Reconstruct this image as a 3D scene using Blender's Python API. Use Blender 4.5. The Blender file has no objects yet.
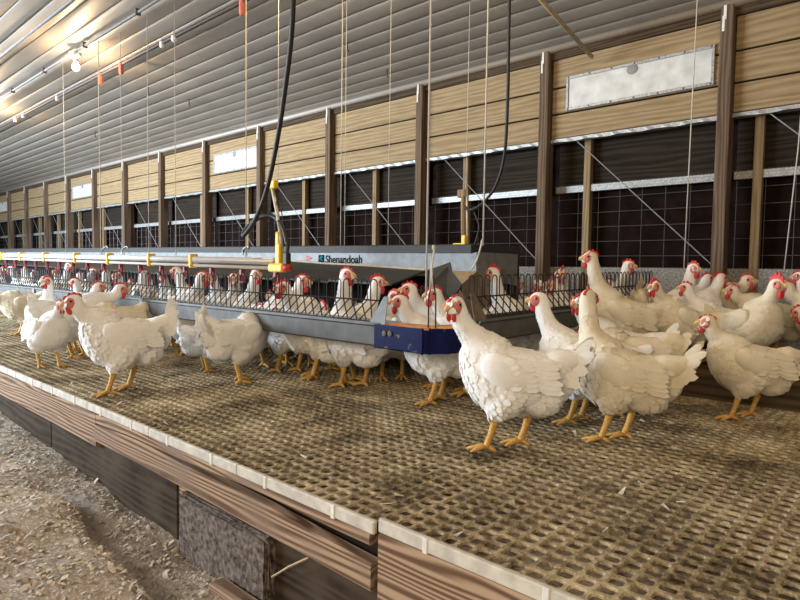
import bpy, bmesh, math, random
from mathutils import Vector, Matrix, Euler
import numpy as np

rnd = random.Random(7)
S = bpy.context.scene
C = S.collection

# ------------------------------------------------------------------ camera
FPX = 591.5
F_ = Vector((-0.66921478, 0.74112678, -0.05369055))
R_ = Vector((0.74160092, 0.67068661, 0.01440671))
U_ = Vector((-0.04668674, 0.03017578, 0.99845369))
CAM = Vector((0, 0, 0.65))
cd = bpy.data.cameras.new('camera'); cam = bpy.data.objects.new('camera', cd); C.objects.link(cam)
cd.sensor_width = 36; cd.lens = 36 * FPX / 800; cd.clip_start = 0.05; cd.clip_end = 200
m = Matrix((R_, U_, -F_)).transposed().to_4x4(); m.translation = CAM
cam.matrix_world = m
S.camera = cam


def ray(px, py):
    return F_ + R_ * ((px - 400) / FPX) - U_ * ((py - 300) / FPX)


def at_z(px, py, z):
    v = ray(px, py); return CAM + v * ((z - CAM.z) / v.z)


def at_y(px, py, y):
    v = ray(px, py); return CAM + v * (y / v.y)


def heading(pos, phi):
    """world rotation about z for a thing at pos that faces phi in the view: 0 right, 90 away, 180 left, 270 to the viewer"""
    a = math.atan2(pos.y, pos.x)
    return a - math.pi / 2 + math.radians(phi)


# ------------------------------------------------------------------ world, lights, exposure
W = bpy.data.worlds.new('world'); S.world = W; W.use_nodes = True
bg = W.node_tree.nodes['Background']; bg.inputs[0].default_value = (1.0, 0.975, 0.94, 1); bg.inputs[1].default_value = 0.20
S.view_settings.view_transform = 'Standard'; S.view_settings.look = 'None'
S.view_settings.gamma = 1; S.view_settings.use_curve_mapping = False
S.view_settings.exposure = 0.36


def area(name, loc, target, sx, sy, power, col):
    l = bpy.data.lights.new(name, 'AREA'); l.shape = 'RECTANGLE'; l.size = sx; l.size_y = sy; l.energy = power; l.color = col
    o = bpy.data.objects.new(name, l); C.objects.link(o); o.location = loc
    o.rotation_euler = (Vector(target) - Vector(loc)).to_track_quat('-Z', 'Y').to_euler()
    return o


# first: daylight through the curtain openings of the opposite long side; second: added warm fill
area('daylight_and_warm_fill', (-10.5, -3.0, 1.7), (-9.5, 4.8, 1.2), 7.0, 1.8, 1450, (0.78, 0.89, 1.0))
area('daylight_and_warm_fill', (0.2, -3.0, 1.8), (-1.2, 3.0, 0.6), 3.0, 1.4, 98, (1.0, 0.76, 0.47))  # unseen fill lamp, added to warm and brighten the right half

# ------------------------------------------------------------------ materials
MATS = {}


def nt(name, rough=0.7, spec=0.3):
    mt = bpy.data.materials.new(name); mt.use_nodes = True
    t = mt.node_tree; b = t.nodes['Principled BSDF']
    b.inputs['Roughness'].default_value = rough
    b.inputs['Specular IOR Level'].default_value = spec
    MATS[name] = mt
    return mt, t, b


def nd(t, kind, **kw):
    n = t.nodes.new(kind)
    for k, v in kw.items():
        if k in n.inputs: n.inputs[k].default_value = v
        else: setattr(n, k, v)
    return n


def ramp(t, fac, stops):
    r = t.nodes.new('ShaderNodeValToRGB')
    e = r.color_ramp.elements
    while len(e) < len(stops): e.new(0.5)
    for i, (p, c) in enumerate(stops):
        e[i].position = p; e[i].color = (*c, 1)
    t.links.new(fac, r.inputs[0]); return r


def coords(t, scale=(1, 1, 1), kind='Object'):
    tc = t.nodes.new('ShaderNodeTexCoord'); mp = t.nodes.new('ShaderNodeMapping')
    mp.inputs['Scale'].default_value = scale
    if kind == 'World':
        g = t.nodes.new('ShaderNodeNewGeometry'); t.links.new(g.outputs['Position'], mp.inputs[0])
    else:
        t.links.new(tc.outputs[kind], mp.inputs[0])
    return mp.outputs[0]


def bump(t, b, h, strength, dist=0.01):
    n = t.nodes.new('ShaderNodeBump'); n.inputs['Strength'].default_value = strength; n.inputs['Distance'].default_value = dist
    t.links.new(h, n.inputs['Height']); t.links.new(n.outputs[0], b.inputs['Normal'])


def plain(name, col, rough=0.6, metal=0.0, var=0.15, scale=30, spec=0.3, bmp=0.0):
    mt, t, b = nt(name, rough, spec)
    n = nd(t, 'ShaderNodeTexNoise', Scale=scale, Detail=4.0); t.links.new(coords(t, kind='World'), n.inputs['Vector'])
    lo = tuple(c * (1 - var) for c in col); hi = tuple(min(1, c * (1 + var)) for c in col)
    r = ramp(t, n.outputs[0], [(0.3, lo), (0.7, hi)]); t.links.new(r.outputs[0], b.inputs['Base Color'])
    b.inputs['Metallic'].default_value = metal
    if bmp: bump(t, b, n.outputs[0], bmp, 0.004)
    return mt


def wood(name, dark, light, along='x', rings=9.0, stretch=0.12, rough=0.75, dirt=None, contrast=(0.25, 0.75), mixf=.6):
    mt, t, b = nt(name, rough, 0.06)
    sc = {'x': (stretch, 1, 1), 'z': (1, 1, stretch), 'y': (1, stretch, 1)}[along]
    v = coords(t, sc, 'World')
    n0 = nd(t, 'ShaderNodeTexNoise', Scale=5.0, Detail=2.0); t.links.new(v, n0.inputs['Vector'])
    mx = nd(t, 'ShaderNodeMix', data_type='VECTOR'); mx.inputs[0].default_value = 0.07
    t.links.new(v, mx.inputs[4]); t.links.new(n0.outputs[1], mx.inputs[5])
    w = nd(t, 'ShaderNodeTexWave', wave_type='BANDS', bands_direction={'x': 'Z', 'z': 'X', 'y': 'X'}[along], Scale=rings * 1.2, Distortion=11.0, Detail=2.0)
    w.inputs['Detail Scale'].default_value = 0.9
    t.links.new(mx.outputs[1], w.inputs['Vector'])
    fine = nd(t, 'ShaderNodeTexNoise', Scale=45.0, Detail=5.0); t.links.new(v, fine.inputs['Vector'])
    a = nd(t, 'ShaderNodeMix', data_type='FLOAT'); a.inputs[0].default_value = mixf
    t.links.new(w.outputs[1], a.inputs[2]); t.links.new(fine.outputs[0], a.inputs[3])
    r = ramp(t, a.outputs[0], [(contrast[0], dark), (contrast[1], light)])
    col = r.outputs[0]
    if dirt:
        dn = nd(t, 'ShaderNodeTexNoise', Scale=4.0, Detail=6.0); t.links.new(coords(t, kind='World'), dn.inputs['Vector'])
        dr = ramp(t, dn.outputs[0], [(0.45, (0, 0, 0)), (0.7, (1, 1, 1))])
        m2 = nd(t, 'ShaderNodeMix', data_type='RGBA'); t.links.new(dr.outputs[0], m2.inputs[0]); t.links.new(col, m2.inputs[6])
        m2.inputs[7].default_value = (*dirt, 1); col = m2.outputs[2]
    t.links.new(col, b.inputs['Base Color'])
    bump(t, b, fine.outputs[0], 0.25, 0.003)
    return mt


wood('plank_wood', (0.22, 0.155, 0.085), (0.37, 0.275, 0.16), 'x', 6, 0.10, contrast=(0.25, 0.75), mixf=.7)
wood('post_wood', (0.085, 0.056, 0.038), (0.175, 0.125, 0.087), 'z', 9, 0.08)
wood('stud_wood', (0.18, 0.125, 0.07), (0.30, 0.22, 0.13), 'z', 9, 0.08)
wood('beam_wood', (0.045, 0.03, 0.02), (0.10, 0.07, 0.045), 'x', 9, 0.08)
wood('fascia_wood', (0.14, 0.083, 0.052), (0.42, 0.30, 0.21), 'x', 15, 0.07, dirt=(0.25, 0.18, 0.14), contrast=(0.28, 0.72), mixf=.45)
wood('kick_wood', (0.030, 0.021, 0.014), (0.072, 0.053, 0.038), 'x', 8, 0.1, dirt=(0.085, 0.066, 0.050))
wood('step_wood', (0.05, 0.036, 0.022), (0.11, 0.08, 0.05), 'x', 8, 0.1)
wood('dark_board', (0.016, 0.012, 0.009), (0.036, 0.028, 0.021), 'x', 6, 0.1)
plain('crusty_wood', (0.13, 0.105, 0.09), 0.95, var=0.8, scale=60, bmp=0.5)
plain('white_wash', (0.30, 0.29, 0.27), 0.7, var=0.5, scale=60)
plain('foil', (0.36, 0.365, 0.36), 0.45, 0.35, var=0.35, scale=90)
plain('galv', (0.19, 0.20, 0.205), 0.55, 0.3, var=0.16, scale=22)
plain('trough_metal', (0.125, 0.128, 0.127), 0.55, 0.3, var=0.18, scale=14)
plain('nest_grey', (0.030, 0.030, 0.028), 0.6, var=0.12)
plain('nest_dark', (0.02, 0.02, 0.02), 0.9)
plain('nest_cream', (0.42, 0.36, 0.26), 0.8)
plain('nest_brown', (0.16, 0.13, 0.095), 0.8, var=0.3, scale=18)
plain('wire_black', (0.030, 0.022, 0.018), 0.55, 0.3)
plain('rust_orange', (0.66, 0.30, 0.13), 0.8, var=0.25, scale=40)
plain('cord', (0.55, 0.53, 0.47), 0.8)
plain('cord_yellow', (0.52, 0.47, 0.35), 0.8)
plain('hose_black', (0.028, 0.026, 0.024), 0.5, bmp=0.3, scale=140)
plain('yellow_plastic', (0.78, 0.50, 0.03), 0.45)
plain('white_pvc', (0.66, 0.63, 0.60), 0.4, var=0.06)
plain('alu', (0.70, 0.72, 0.74), 0.35, 0.25, var=0.05)
plain('red_plastic', (0.45, 0.035, 0.03), 0.45)
plain('drink_red', (0.17, 0.018, 0.022), 0.45)
plain('tan_tube', (0.52, 0.45, 0.33), 0.5)
plain('teal_print', (0.01, 0.14, 0.16), 0.6, spec=0.04)
plain('ink', (0.006, 0.016, 0.02), 0.7, spec=0.04)
plain('rod_tan', (0.42, 0.34, 0.20), 0.7)
plain('conduit_grey', (0.24, 0.24, 0.235), 0.6, 0.1)
plain('pipe_dark', (0.11, 0.085, 0.07), 0.6, 0.3)
plain('pulley_red', (0.55, 0.16, 0.10), 0.5)
plain('wire_grey', (0.15, 0.145, 0.15), 0.5, 0.5)
plain('brace_steel', (0.34, 0.34, 0.36), 0.45, 0.4)
plain('curtain_black', (0.012, 0.007, 0.006), 0.95, var=0.4, scale=8, spec=0.03)
plain('deck_dark', (0.06, 0.05, 0.035), 0.9)
plain('earth', (0.16, 0.125, 0.085), 1.0, var=0.4, scale=20, bmp=0.6)
plain('clip_white', (0.72, 0.72, 0.70), 0.5)

# ceiling metal
mt, t, b = nt('ceiling_metal', 0.5, 0.3)
n = nd(t, 'ShaderNodeTexNoise', Scale=3.0, Detail=6.0); t.links.new(coords(t, (0.5, 1, 1), 'World'), n.inputs['Vector'])
r = ramp(t, n.outputs[0], [(0.25, (0.32, 0.292, 0.262)), (0.75, (0.42, 0.388, 0.35))]); t.links.new(r.outputs[0], b.inputs['Base Color'])
b.inputs['Metallic'].default_value = 0.15
# window plastic
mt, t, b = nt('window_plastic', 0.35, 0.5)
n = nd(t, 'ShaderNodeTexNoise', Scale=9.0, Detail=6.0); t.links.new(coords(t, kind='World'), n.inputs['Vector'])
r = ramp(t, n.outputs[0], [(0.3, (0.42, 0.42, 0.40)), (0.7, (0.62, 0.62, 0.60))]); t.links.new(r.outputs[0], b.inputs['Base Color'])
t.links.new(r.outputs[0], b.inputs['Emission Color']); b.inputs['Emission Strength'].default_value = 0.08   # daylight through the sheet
# slat plastic
mt, t, b = nt('slat_plastic', 0.75, 0.25)
v = coords(t, kind='World')
n1 = nd(t, 'ShaderNodeTexNoise', Scale=3.2, Detail=7.0, Roughness=0.65); t.links.new(v, n1.inputs['Vector'])
n2 = nd(t, 'ShaderNodeTexNoise', Scale=45.0, Detail=5.0, Roughness=0.7); t.links.new(v, n2.inputs['Vector'])
ad = nd(t, 'ShaderNodeMix', data_type='FLOAT'); ad.inputs[0].default_value = 0.5
t.links.new(n1.outputs[0], ad.inputs[2]); t.links.new(n2.outputs[0], ad.inputs[3])
r = ramp(t, ad.outputs[0], [(0.40, (0.070, 0.052, 0.032)), (0.495, (0.27, 0.215, 0.130)), (0.62, (0.60, 0.51, 0.35))])
t.links.new(r.outputs[0], b.inputs['Base Color']); bump(t, b, n2.outputs[0], 0.6, 0.004)
plain('lip_plastic', (0.56, 0.53, 0.47), 0.6, var=0.18, scale=25)
# manure
mt, t, b = nt('manure', 0.95, 0.1)
n1 = nd(t, 'ShaderNodeTexNoise', Scale=24.0, Detail=7.0, Roughness=0.65); t.links.new(coords(t, kind='World'), n1.inputs['Vector'])
n9 = nd(t, 'ShaderNodeTexNoise', Scale=2.2, Detail=3.0); t.links.new(coords(t, kind='World'), n9.inputs['Vector'])
a9 = nd(t, 'ShaderNodeMix', data_type='FLOAT'); a9.inputs[0].default_value = 0.4; t.links.new(n1.outputs[0], a9.inputs[2]); t.links.new(n9.outputs[0], a9.inputs[3])
r = ramp(t, a9.outputs[0], [(0.40, (0.022, 0.016, 0.012)), (0.46, (0.075, 0.060, 0.048)), (0.60, (0.24, 0.21, 0.185))]); t.links.new(r.outputs[0], b.inputs['Base Color'])
bump(t, b, n1.outputs[0], 0.8, 0.01)
# litter
for nm, a_, b_ in (('litter_ground', (0.27, 0.22, 0.175), (0.58, 0.51, 0.44)), ('litter_flake', (0.40, 0.33, 0.26), (0.80, 0.74, 0.65))):
    mt, t, b = nt(nm, 0.9, 0.15)
    v = coords(t, kind='World')
    n1 = nd(t, 'ShaderNodeTexNoise', Scale=(70.0 if nm == 'litter_ground' else 55.0), Detail=6.0, Roughness=0.7); t.links.new(v, n1.inputs['Vector'])
    r = ramp(t, n1.outputs[0], [(0.32, a_), (0.68, b_)]); t.links.new(r.outputs[0], b.inputs['Base Color'])
    bump(t, b, n1.outputs[0], 0.6, 0.01)
# feathers; the cream tone also has the right side's warm light put into it
for nm, ca, cb in (('feather_white', (0.79, 0.785, 0.77), (0.88, 0.88, 0.87)), ('feather_cream_warmlit', (0.63, 0.56, 0.42), (0.77, 0.71, 0.58))):
    mt, t, b = nt(nm, 0.85, 0.15)
    v = coords(t, (1, 1, 1))
    n1 = nd(t, 'ShaderNodeTexNoise', Scale=11.0, Detail=5.0); t.links.new(v, n1.inputs['Vector'])
    r = ramp(t, n1.outputs[0], [(0.3, ca), (0.65, cb)]); t.links.new(r.outputs[0], b.inputs['Base Color'])
    n2 = nd(t, 'ShaderNodeTexNoise', Scale=160.0, Detail=3.0); t.links.new(coords(t, (0.35, 1, 1)), n2.inputs['Vector'])
    bump(t, b, n2.outputs[0], 0.35, 0.004)
    b.inputs['Subsurface Weight'].default_value = 0.12
    b.inputs['Subsurface Radius'].default_value = (0.01, 0.008, 0.006)
plain('leg_yellow', (0.62, 0.36, 0.10), 0.6, var=0.25, scale=120, bmp=0.4)
plain('beak_horn', (0.66, 0.44, 0.20), 0.5)
plain('comb_red', (0.56, 0.045, 0.05), 0.55, var=0.25, scale=120)
plain('face_red', (0.60, 0.20, 0.17), 0.7, var=0.2, scale=150)
plain('eye_dark', (0.02, 0.012, 0.01), 0.15, spec=0.6)
M = MATS


def emis(name, col, st):
    mt = bpy.data.materials.new(name); mt.use_nodes = True; b = mt.node_tree.nodes['Principled BSDF']
    b.inputs['Base Color'].default_value = (*col, 1); b.inputs['Emission Color'].default_value = (*col, 1); b.inputs['Emission Strength'].default_value = st
    MATS[name] = mt


emis('bulb_glow', (1.0, 0.82, 0.55), 14)


# ------------------------------------------------------------------ mesh builder
class MB:
    def __init__(s): s.v = []; s.f = []; s.m = []

    def add(s, vs, fs, mi=0):
        o = len(s.v); s.v += [tuple(x) for x in vs]; s.f += [tuple(i + o for i in f) for f in fs]; s.m += [mi] * len(fs); return s

    def box(s, x0, x1, y0, y1, z0, z1, mi=0):
        vs = [(x, y, z) for x in (x0, x1) for y in (y0, y1) for z in (z0, z1)]
        return s.add(vs, [(0, 1, 3, 2), (4, 6, 7, 5), (0, 4, 5, 1), (2, 3, 7, 6), (0, 2, 6, 4), (1, 5, 7, 3)], mi)

    def bev(s, x0, x1, y0, y1, z0, z1, b=0.006, mi=0):
        """box with chamfered edges"""
        bm = bmesh.new(); bmesh.ops.create_cube(bm, size=1)
        for v in bm.verts: v.co = Vector(((x0 + x1) / 2 + v.co.x * (x1 - x0), (y0 + y1) / 2 + v.co.y * (y1 - y0), (z0 + z1) / 2 + v.co.z * (z1 - z0)))
        bmesh.ops.bevel(bm, geom=bm.edges[:], offset=min(b, 0.45 * min(x1 - x0, y1 - y0, z1 - z0)), segments=1, affect='EDGES')
        bm.verts.ensure_lookup_table(); bm.verts.index_update()
        s.add([v.co[:] for v in bm.verts], [[v.index for v in f.verts] for f in bm.faces], mi); bm.free(); return s

    def tube(s, pts, r, n=6, mi=0, cap=True):
        pts = [Vector(p) for p in pts]; k = len(pts)
        rs = r if isinstance(r, (list, tuple)) else [r] * k
        d0 = (pts[1] - pts[0]).normalized()
        up = Vector((0, 0, 1)) if abs(d0.z) < 0.9 else Vector((1, 0, 0))
        vs = []; a = d0.cross(up).normalized()
        for i, p in enumerate(pts):
            d = (pts[min(i + 1, k - 1)] - pts[max(i - 1, 0)]).normalized()
            a = (a - d * a.dot(d)).normalized(); b = d.cross(a)
            for j in range(n):
                w = 2 * math.pi * j / n; vs.append(p + (a * math.cos(w) + b * math.sin(w)) * rs[i])
        fs = [(i * n + j, i * n + (j + 1) % n, (i + 1) * n + (j + 1) % n, (i + 1) * n + j) for i in range(k - 1) for j in range(n)]
        if cap: fs += [tuple(range(n - 1, -1, -1)), tuple((k - 1) * n + j for j in range(n))]
        return s.add(vs, fs, mi)

    def prism(s, poly, d, mi=0):
        """polygon (3d points) extruded by vector d"""
        n = len(poly); p = [Vector(q) for q in poly]; d = Vector(d)
        return s.add(p + [q + d for q in p], [tuple(range(n - 1, -1, -1)), tuple(range(n, 2 * n))] + [(i, (i + 1) % n, n + (i + 1) % n, n + i) for i in range(n)], mi)

    def ell(s, c, rad, mat=None, nu=12, nv=8, mi=0):
        vs = []; fs = []
        c = Vector(c)
        for i in range(1, nv):
            th = math.pi * i / nv
            for j in range(nu):
                ph = 2 * math.pi * j / nu
                q = Vector((rad[0] * math.sin(th) * math.cos(ph), rad[1] * math.sin(th) * math.sin(ph), rad[2] * math.cos(th)))
                vs.append(c + (mat @ q if mat else q))
        for z in (1, -1):
            q = Vector((0, 0, rad[2] * z)); vs.append(c + (mat @ q if mat else q))
        for i in range(nv - 2):
            for j in range(nu):
                fs.append((i * nu + j, (i + 1) * nu + j, (i + 1) * nu + (j + 1) % nu, i * nu + (j + 1) % nu))
        T = len(vs) - 2; B = T + 1; l = (nv - 2) * nu
        for j in range(nu): fs.append((T, j, (j + 1) % nu)); fs.append((B, l + (j + 1) % nu, l + j))
        return s.add(vs, fs, mi)

    def mesh(s, name, mats, smooth=False):
        me = bpy.data.meshes.new(name); me.from_pydata(s.v, [], s.f)
        for q in (mats if isinstance(mats, (list, tuple)) else [mats]): me.materials.append(M[q])
        me.polygons.foreach_set('material_index', s.m)
        if smooth: me.polygons.foreach_set('use_smooth', [True] * len(s.f))
        bm = bmesh.new(); bm.from_mesh(me); bmesh.ops.recalc_face_normals(bm, faces=bm.faces); bm.to_mesh(me); bm.free()
        me.update(); return me

    def build(s, name, mats, parent=None, smooth=False):
        return link(name, s.mesh(name, mats, smooth), parent)


def link(name, data, parent=None, loc=None):
    o = bpy.data.objects.new(name, data); C.objects.link(o)
    if parent: o.parent = parent
    if loc is not None: o.location = loc
    return o


def tag(o, label=None, cat=None, group=None, kind=None):
    if label: o['label'] = label
    if cat: o['category'] = cat
    if group: o['group'] = group
    if kind: o['kind'] = kind
    return o


def thing(name, label, cat, loc=(0, 0, 0), rz=0, group=None, kind=None):
    o = bpy.data.objects.new(name, None); C.objects.link(o); o.location = loc; o.rotation_euler = (0, 0, rz); o.empty_display_size = 0.1
    return tag(o, label, cat, group, kind)


ORD = ['first', 'second', 'third', 'fourth', 'fifth', 'sixth', 'seventh', 'eighth', 'ninth', 'tenth', 'eleventh', 'twelfth', 'thirteenth', 'fourteenth',
       'fifteenth', 'sixteenth', 'seventeenth', 'eighteenth', 'nineteenth', 'twentieth', 'twenty-first', 'twenty-second', 'twenty-third', 'twenty-fourth',
       'twenty-fifth', 'twenty-sixth', 'twenty-seventh', 'twenty-eighth', 'twenty-ninth', 'thirtieth']

# ================================================================== STRUCTURE
D = 4.8            # distance of the long wall
EDGE = 1.084       # front edge of the slat floor
PIT = 0.0455       # hole pitch of the slats
PX = 14 * PIT; PY = 24 * PIT
JX = -1.040        # joint between two slat levels

# ---- slat floor
slat = thing('slat_floor', 'tan plastic slatted floor with square holes on timber edge boards', 'floor', kind='structure')


def slat_mesh():
    mb = MB(); h = PIT / 2; o = 0.0176; c = 0.0055; th = 0.007
    outer = [(-h, -h), (0, -h), (h, -h), (h, 0), (h, h), (0, h), (-h, h), (-h, 0)]
    hole = [(-o, -o + c), (-o + c, -o), (o - c, -o), (o, -o + c), (o, o - c), (o - c, o), (-o + c, o), (-o, o - c)]
    for i in range(14):
        for j in range(24):
            cx = (i + .5) * PIT; cy = (j + .5) * PIT
            ov = [(cx + x, cy + y, 0) for x, y in [(-h, -h), (h, -h), (h, h), (-h, h)]]
            hv = [(cx + x, cy + y, 0.0) for x, y in hole]
            lv = [(cx + x * .86, cy + y * .86, -th) for x, y in hole]
            # bars bulge upward slightly in the middle of each web
            f = [(0, 1, 6, 5), (1, 2, 8, 7), (2, 3, 10, 9), (3, 0, 4, 11), (0, 5, 4), (1, 7, 6), (2, 9, 8), (3, 11, 10)]
            mb.add(ov + hv, f)
            mb.add(hv + lv, [(k, (k + 1) % 8, 8 + (k + 1) % 8, 8 + k) for k in range(8)])
    return mb.mesh('slat_panel', 'slat_plastic')


sm = slat_mesh()
k = 0
for side in (0, 1):
    for i in range(3 if side else 20):
        x0 = JX + 0.008 + i * PX if side else JX - 0.004 - (i + 1) * PX
        zz = 0.006 if side else -0.008
        for j in range(2):
            link('slat_panel', sm, slat, (x0, EDGE + j * (PY + 0.003), zz + rnd.uniform(-.0012, .0012)))
        lip = MB()
        lip.bev(x0 + .001, x0 + PX - .001, EDGE - 0.016, EDGE + 0.001, zz - 0.034, zz + 0.002, 0.004)
        L = lip.build('edge_lip', 'lip_plastic', slat)
        for q in (0.25, 0.75):
            cl = MB(); cx = x0 + PX * q
            cl.bev(cx - .008, cx + .008, EDGE - 0.0185, EDGE - 0.010, zz - 0.036, zz + 0.0025, 0.002)
            cl.build('lip_clip', 'clip_white', L)
# seam bar between slat levels
sb = MB(); sb.bev(JX - .003, JX + .007, EDGE, EDGE + 2 * PY, -0.02, 0.004, .003); sb.build('seam_strip', 'slat_plastic', slat)

# manure under the slats
bed = MB(); nx, ny = 260, 50
for i in range(nx + 1):
    for j in range(ny + 1):
        bed.v.append((-14 + 15.2 * i / nx, EDGE + 0.002 + 2.2 * j / ny, (-0.0150 if -14 + 15.2 * i / nx < JX else -0.001) + 0.002 * math.sin(i * 2.1 + j) * math.cos(j * 1.7 - i * .6) + rnd.uniform(-.0015, .0015)))
bed.f = [(i * (ny + 1) + j, (i + 1) * (ny + 1) + j, (i + 1) * (ny + 1) + j + 1, i * (ny + 1) + j + 1) for i in range(nx) for j in range(ny)]; bed.m = [0] * len(bed.f)
tag(bed.build('manure_bed', 'manure', None, True), 'grey brown manure packed under the slatted floor', 'manure', kind='stuff')


# ---- edge timbers
def plankx(name, mat, x0, x1, top, bot, y0, y1, parent, n=16, jit=0.002):
    """board along x whose top and bottom edges follow functions of x"""
    mb = MB(); vs = []
    for i in range(n + 1):
        x = x0 + (x1 - x0) * i / n; a, b = top(x), bot(x); e = 0.005
        vs += [(x, y0, a - e), (x, y0 + e, a), (x, y1, a), (x, y1, b), (x, y0 + e, b), (x, y0, b + e)]
    fs = [(i * 6 + q, i * 6 + (q + 1) % 6, i * 6 + 6 + (q + 1) % 6, i * 6 + 6 + q) for i in range(n) for q in range(6)]
    fs += [tuple(range(6)), tuple(n * 6 + q for q in range(5, -1, -1))]
    mb.add(vs, fs); return mb.build(name, mat, parent)


fb = EDGE - 0.014
plankx('edge_board', 'fascia_wood', -14, -2.86, lambda x: -0.042, lambda x: -0.20 - 0.004 * math.sin(x * 2), fb, fb + .038, slat, 40)
gap = lambda x: max(0.0, (x + 2.35)) / 1.3
plankx('edge_board', 'fascia_wood', -2.855, -1.062, lambda x: -0.043, lambda x: -0.072 - 0.018 * max(0, -x - 1.9) + 0.004 * math.sin(x * 7), fb, fb + .036, slat)
plankx('edge_board', 'fascia_wood', -2.855, -1.052, lambda x: -0.0745 - 0.018 * max(0, -x - 1.9) - 0.040 * gap(x) + 0.004 * math.sin(x * 7), lambda x: -0.175 - 0.02 * gap(x), fb - .004, fb + .034, slat)
plankx('edge_board', 'fascia_wood', -1.028, 0.9, lambda x: -0.030, lambda x: -0.29, fb - .002, fb + .038, slat, 10)
gb = MB(); gb.box(-14, 0.9, EDGE + 0.04, EDGE + 0.055, -0.36, -0.035); gb.build('backing_board', 'dark_board', slat)
# kick boards under the edge
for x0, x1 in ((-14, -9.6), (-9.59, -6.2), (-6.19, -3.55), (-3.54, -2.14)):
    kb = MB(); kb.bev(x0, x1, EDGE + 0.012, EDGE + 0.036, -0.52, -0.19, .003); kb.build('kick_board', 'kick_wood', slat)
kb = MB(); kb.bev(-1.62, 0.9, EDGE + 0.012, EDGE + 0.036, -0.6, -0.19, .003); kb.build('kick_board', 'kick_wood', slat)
# the crusted timber block
bm = bmesh.new(); bmesh.ops.create_cube(bm, size=1)
for v in bm.verts: v.co = Vector((-1.785 + v.co.x * .56, EDGE + .01 + v.co.y * .07, -0.40 + v.co.z * .40))
bmesh.ops.bevel(bm, geom=bm.edges[:], offset=.012, segments=2, affect='EDGES')
bmesh.ops.subdivide_edges(bm, edges=bm.edges[:], cuts=6, use_grid_fill=True)
for v in bm.verts: v.co += Vector((rnd.uniform(-.003, .003), rnd.uniform(-.004, .004), rnd.uniform(-.004, .004)))
me = bpy.data.meshes.new('support_block'); bm.to_mesh(me); bm.free(); me.materials.append(M['crusty_wood']); link('support_block', me, slat)
pb = MB(); pb.bev(-2.16, -2.075, EDGE + .02, EDGE + .09, -0.6, -0.19, .004); pb.build('support_post', 'fascia_wood', slat)
# loose plank end and stick on the litter
lp = MB(); lp.bev(-1.72, -1.46, 0.985, 1.045, -0.425, -0.388, .004)
o = lp.build('loose_board', 'fascia_wood'); tag(o, 'short pale board lying on the litter below the timber edge', 'board')
st = MB(); a = at_y(272, 577, 1.062); b_ = at_y(308, 558, 1.060); st.tube([a, (a + b_) / 2 + Vector((0, 0, .004)), b_], .0035, 5)
tag(st.build('straw_stalk', 'rod_tan'), 'single pale straw stalk leaning against the crusted timber block', 'straw')

# ---- raised deck in front of the wall on the right
deck = thing('raised_deck', 'dark raised wooden deck behind the slats, below the wall', 'deck', kind='structure')
mb = MB(); mb.bev(-1.72, 2.4, 3.285, 3.325, -0.02, 0.135, .004); mb.build('front_board', 'step_wood', deck)
for i in range(10):
    y0 = 3.33 + i * 0.146; mb = MB(); mb.bev(-1.72, 2.4, y0, y0 + .138, 0.10, 0.132, .004); mb.build('deck_plank', 'step_wood', deck)
mb = MB(); mb.box(-24, -1.73, EDGE + 2 * PY + .01, D, -0.05, -0.01); mb.build('inner_floor', 'deck_dark', deck)

# ---- litter ground
gx0, gx1, gy0, gy1 = -7.0, 1.0, -1.2, EDGE + 0.02
groove = [(-3.6, 0.90), (-2.954, 0.864), (-2.648, 0.877), (-2.396, 0.853), (-2.046, 0.807), (-1.765, 0.80), (-1.4, .76), (-0.5, .7)]


def gy(x):
    if x <= groove[0][0]: return groove[0][1]
    for (a, b), (c, d) in zip(groove, groove[1:]):
        if a <= x <= c: return b + (d - b) * (x - a) / (c - a)
    return groove[-1][1]


def litter_z(x, y):
    z = -0.385 + 0.012 * math.sin(x * 3.1 + 1) * math.cos(y * 4.3) + 0.007 * math.sin(x * 11 + y * 7) + 0.005 * math.sin(y * 23 - x * 9)
    z += 0.045 * min(1, max(0, (-x - 3.0) / 1.3)) * min(1, max(0, (y - .4) / .6))
    z -= 0.045 * min(1, max(0, (x + 3.2) / 1.2)) * min(1, max(0, (y - .8) / .28))
    d = gy(x) - y + 0.02 * math.sin(x * 9)
    amp = min(1, max(0, (x + 3.1) / .5))
    z += 0.050 * amp * (0.5 + 0.5 * math.tanh(d / 0.016)) - 0.030 * amp * math.exp(-((d + .045) / .04) ** 2)
    return z


mb = MB(); nx, ny = 320, 110
for i in range(nx + 1):
    for j in range(ny + 1):
        x = gx0 + (gx1 - gx0) * i / nx; y = gy0 + (gy1 - gy0) * j / ny
        mb.v.append((x, y, litter_z(x, y) + rnd.uniform(-.005, .005)))
mb.f = [(i * (ny + 1) + j, (i + 1) * (ny + 1) + j, (i + 1) * (ny + 1) + j + 1, i * (ny + 1) + j + 1) for i in range(nx) for j in range(ny)]; mb.m = [0] * len(mb.f)
tag(mb.build('floor', 'litter_ground', None, True), 'earthen litter floor beside the timber edge', 'floor', kind='structure')
mb = MB(); mb.box(-40, 8, -8, EDGE + 6, -0.75, -0.62); tag(mb.build('floor', 'earth'), 'bare earth of the house floor under the litter', 'floor', kind='structure')
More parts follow.
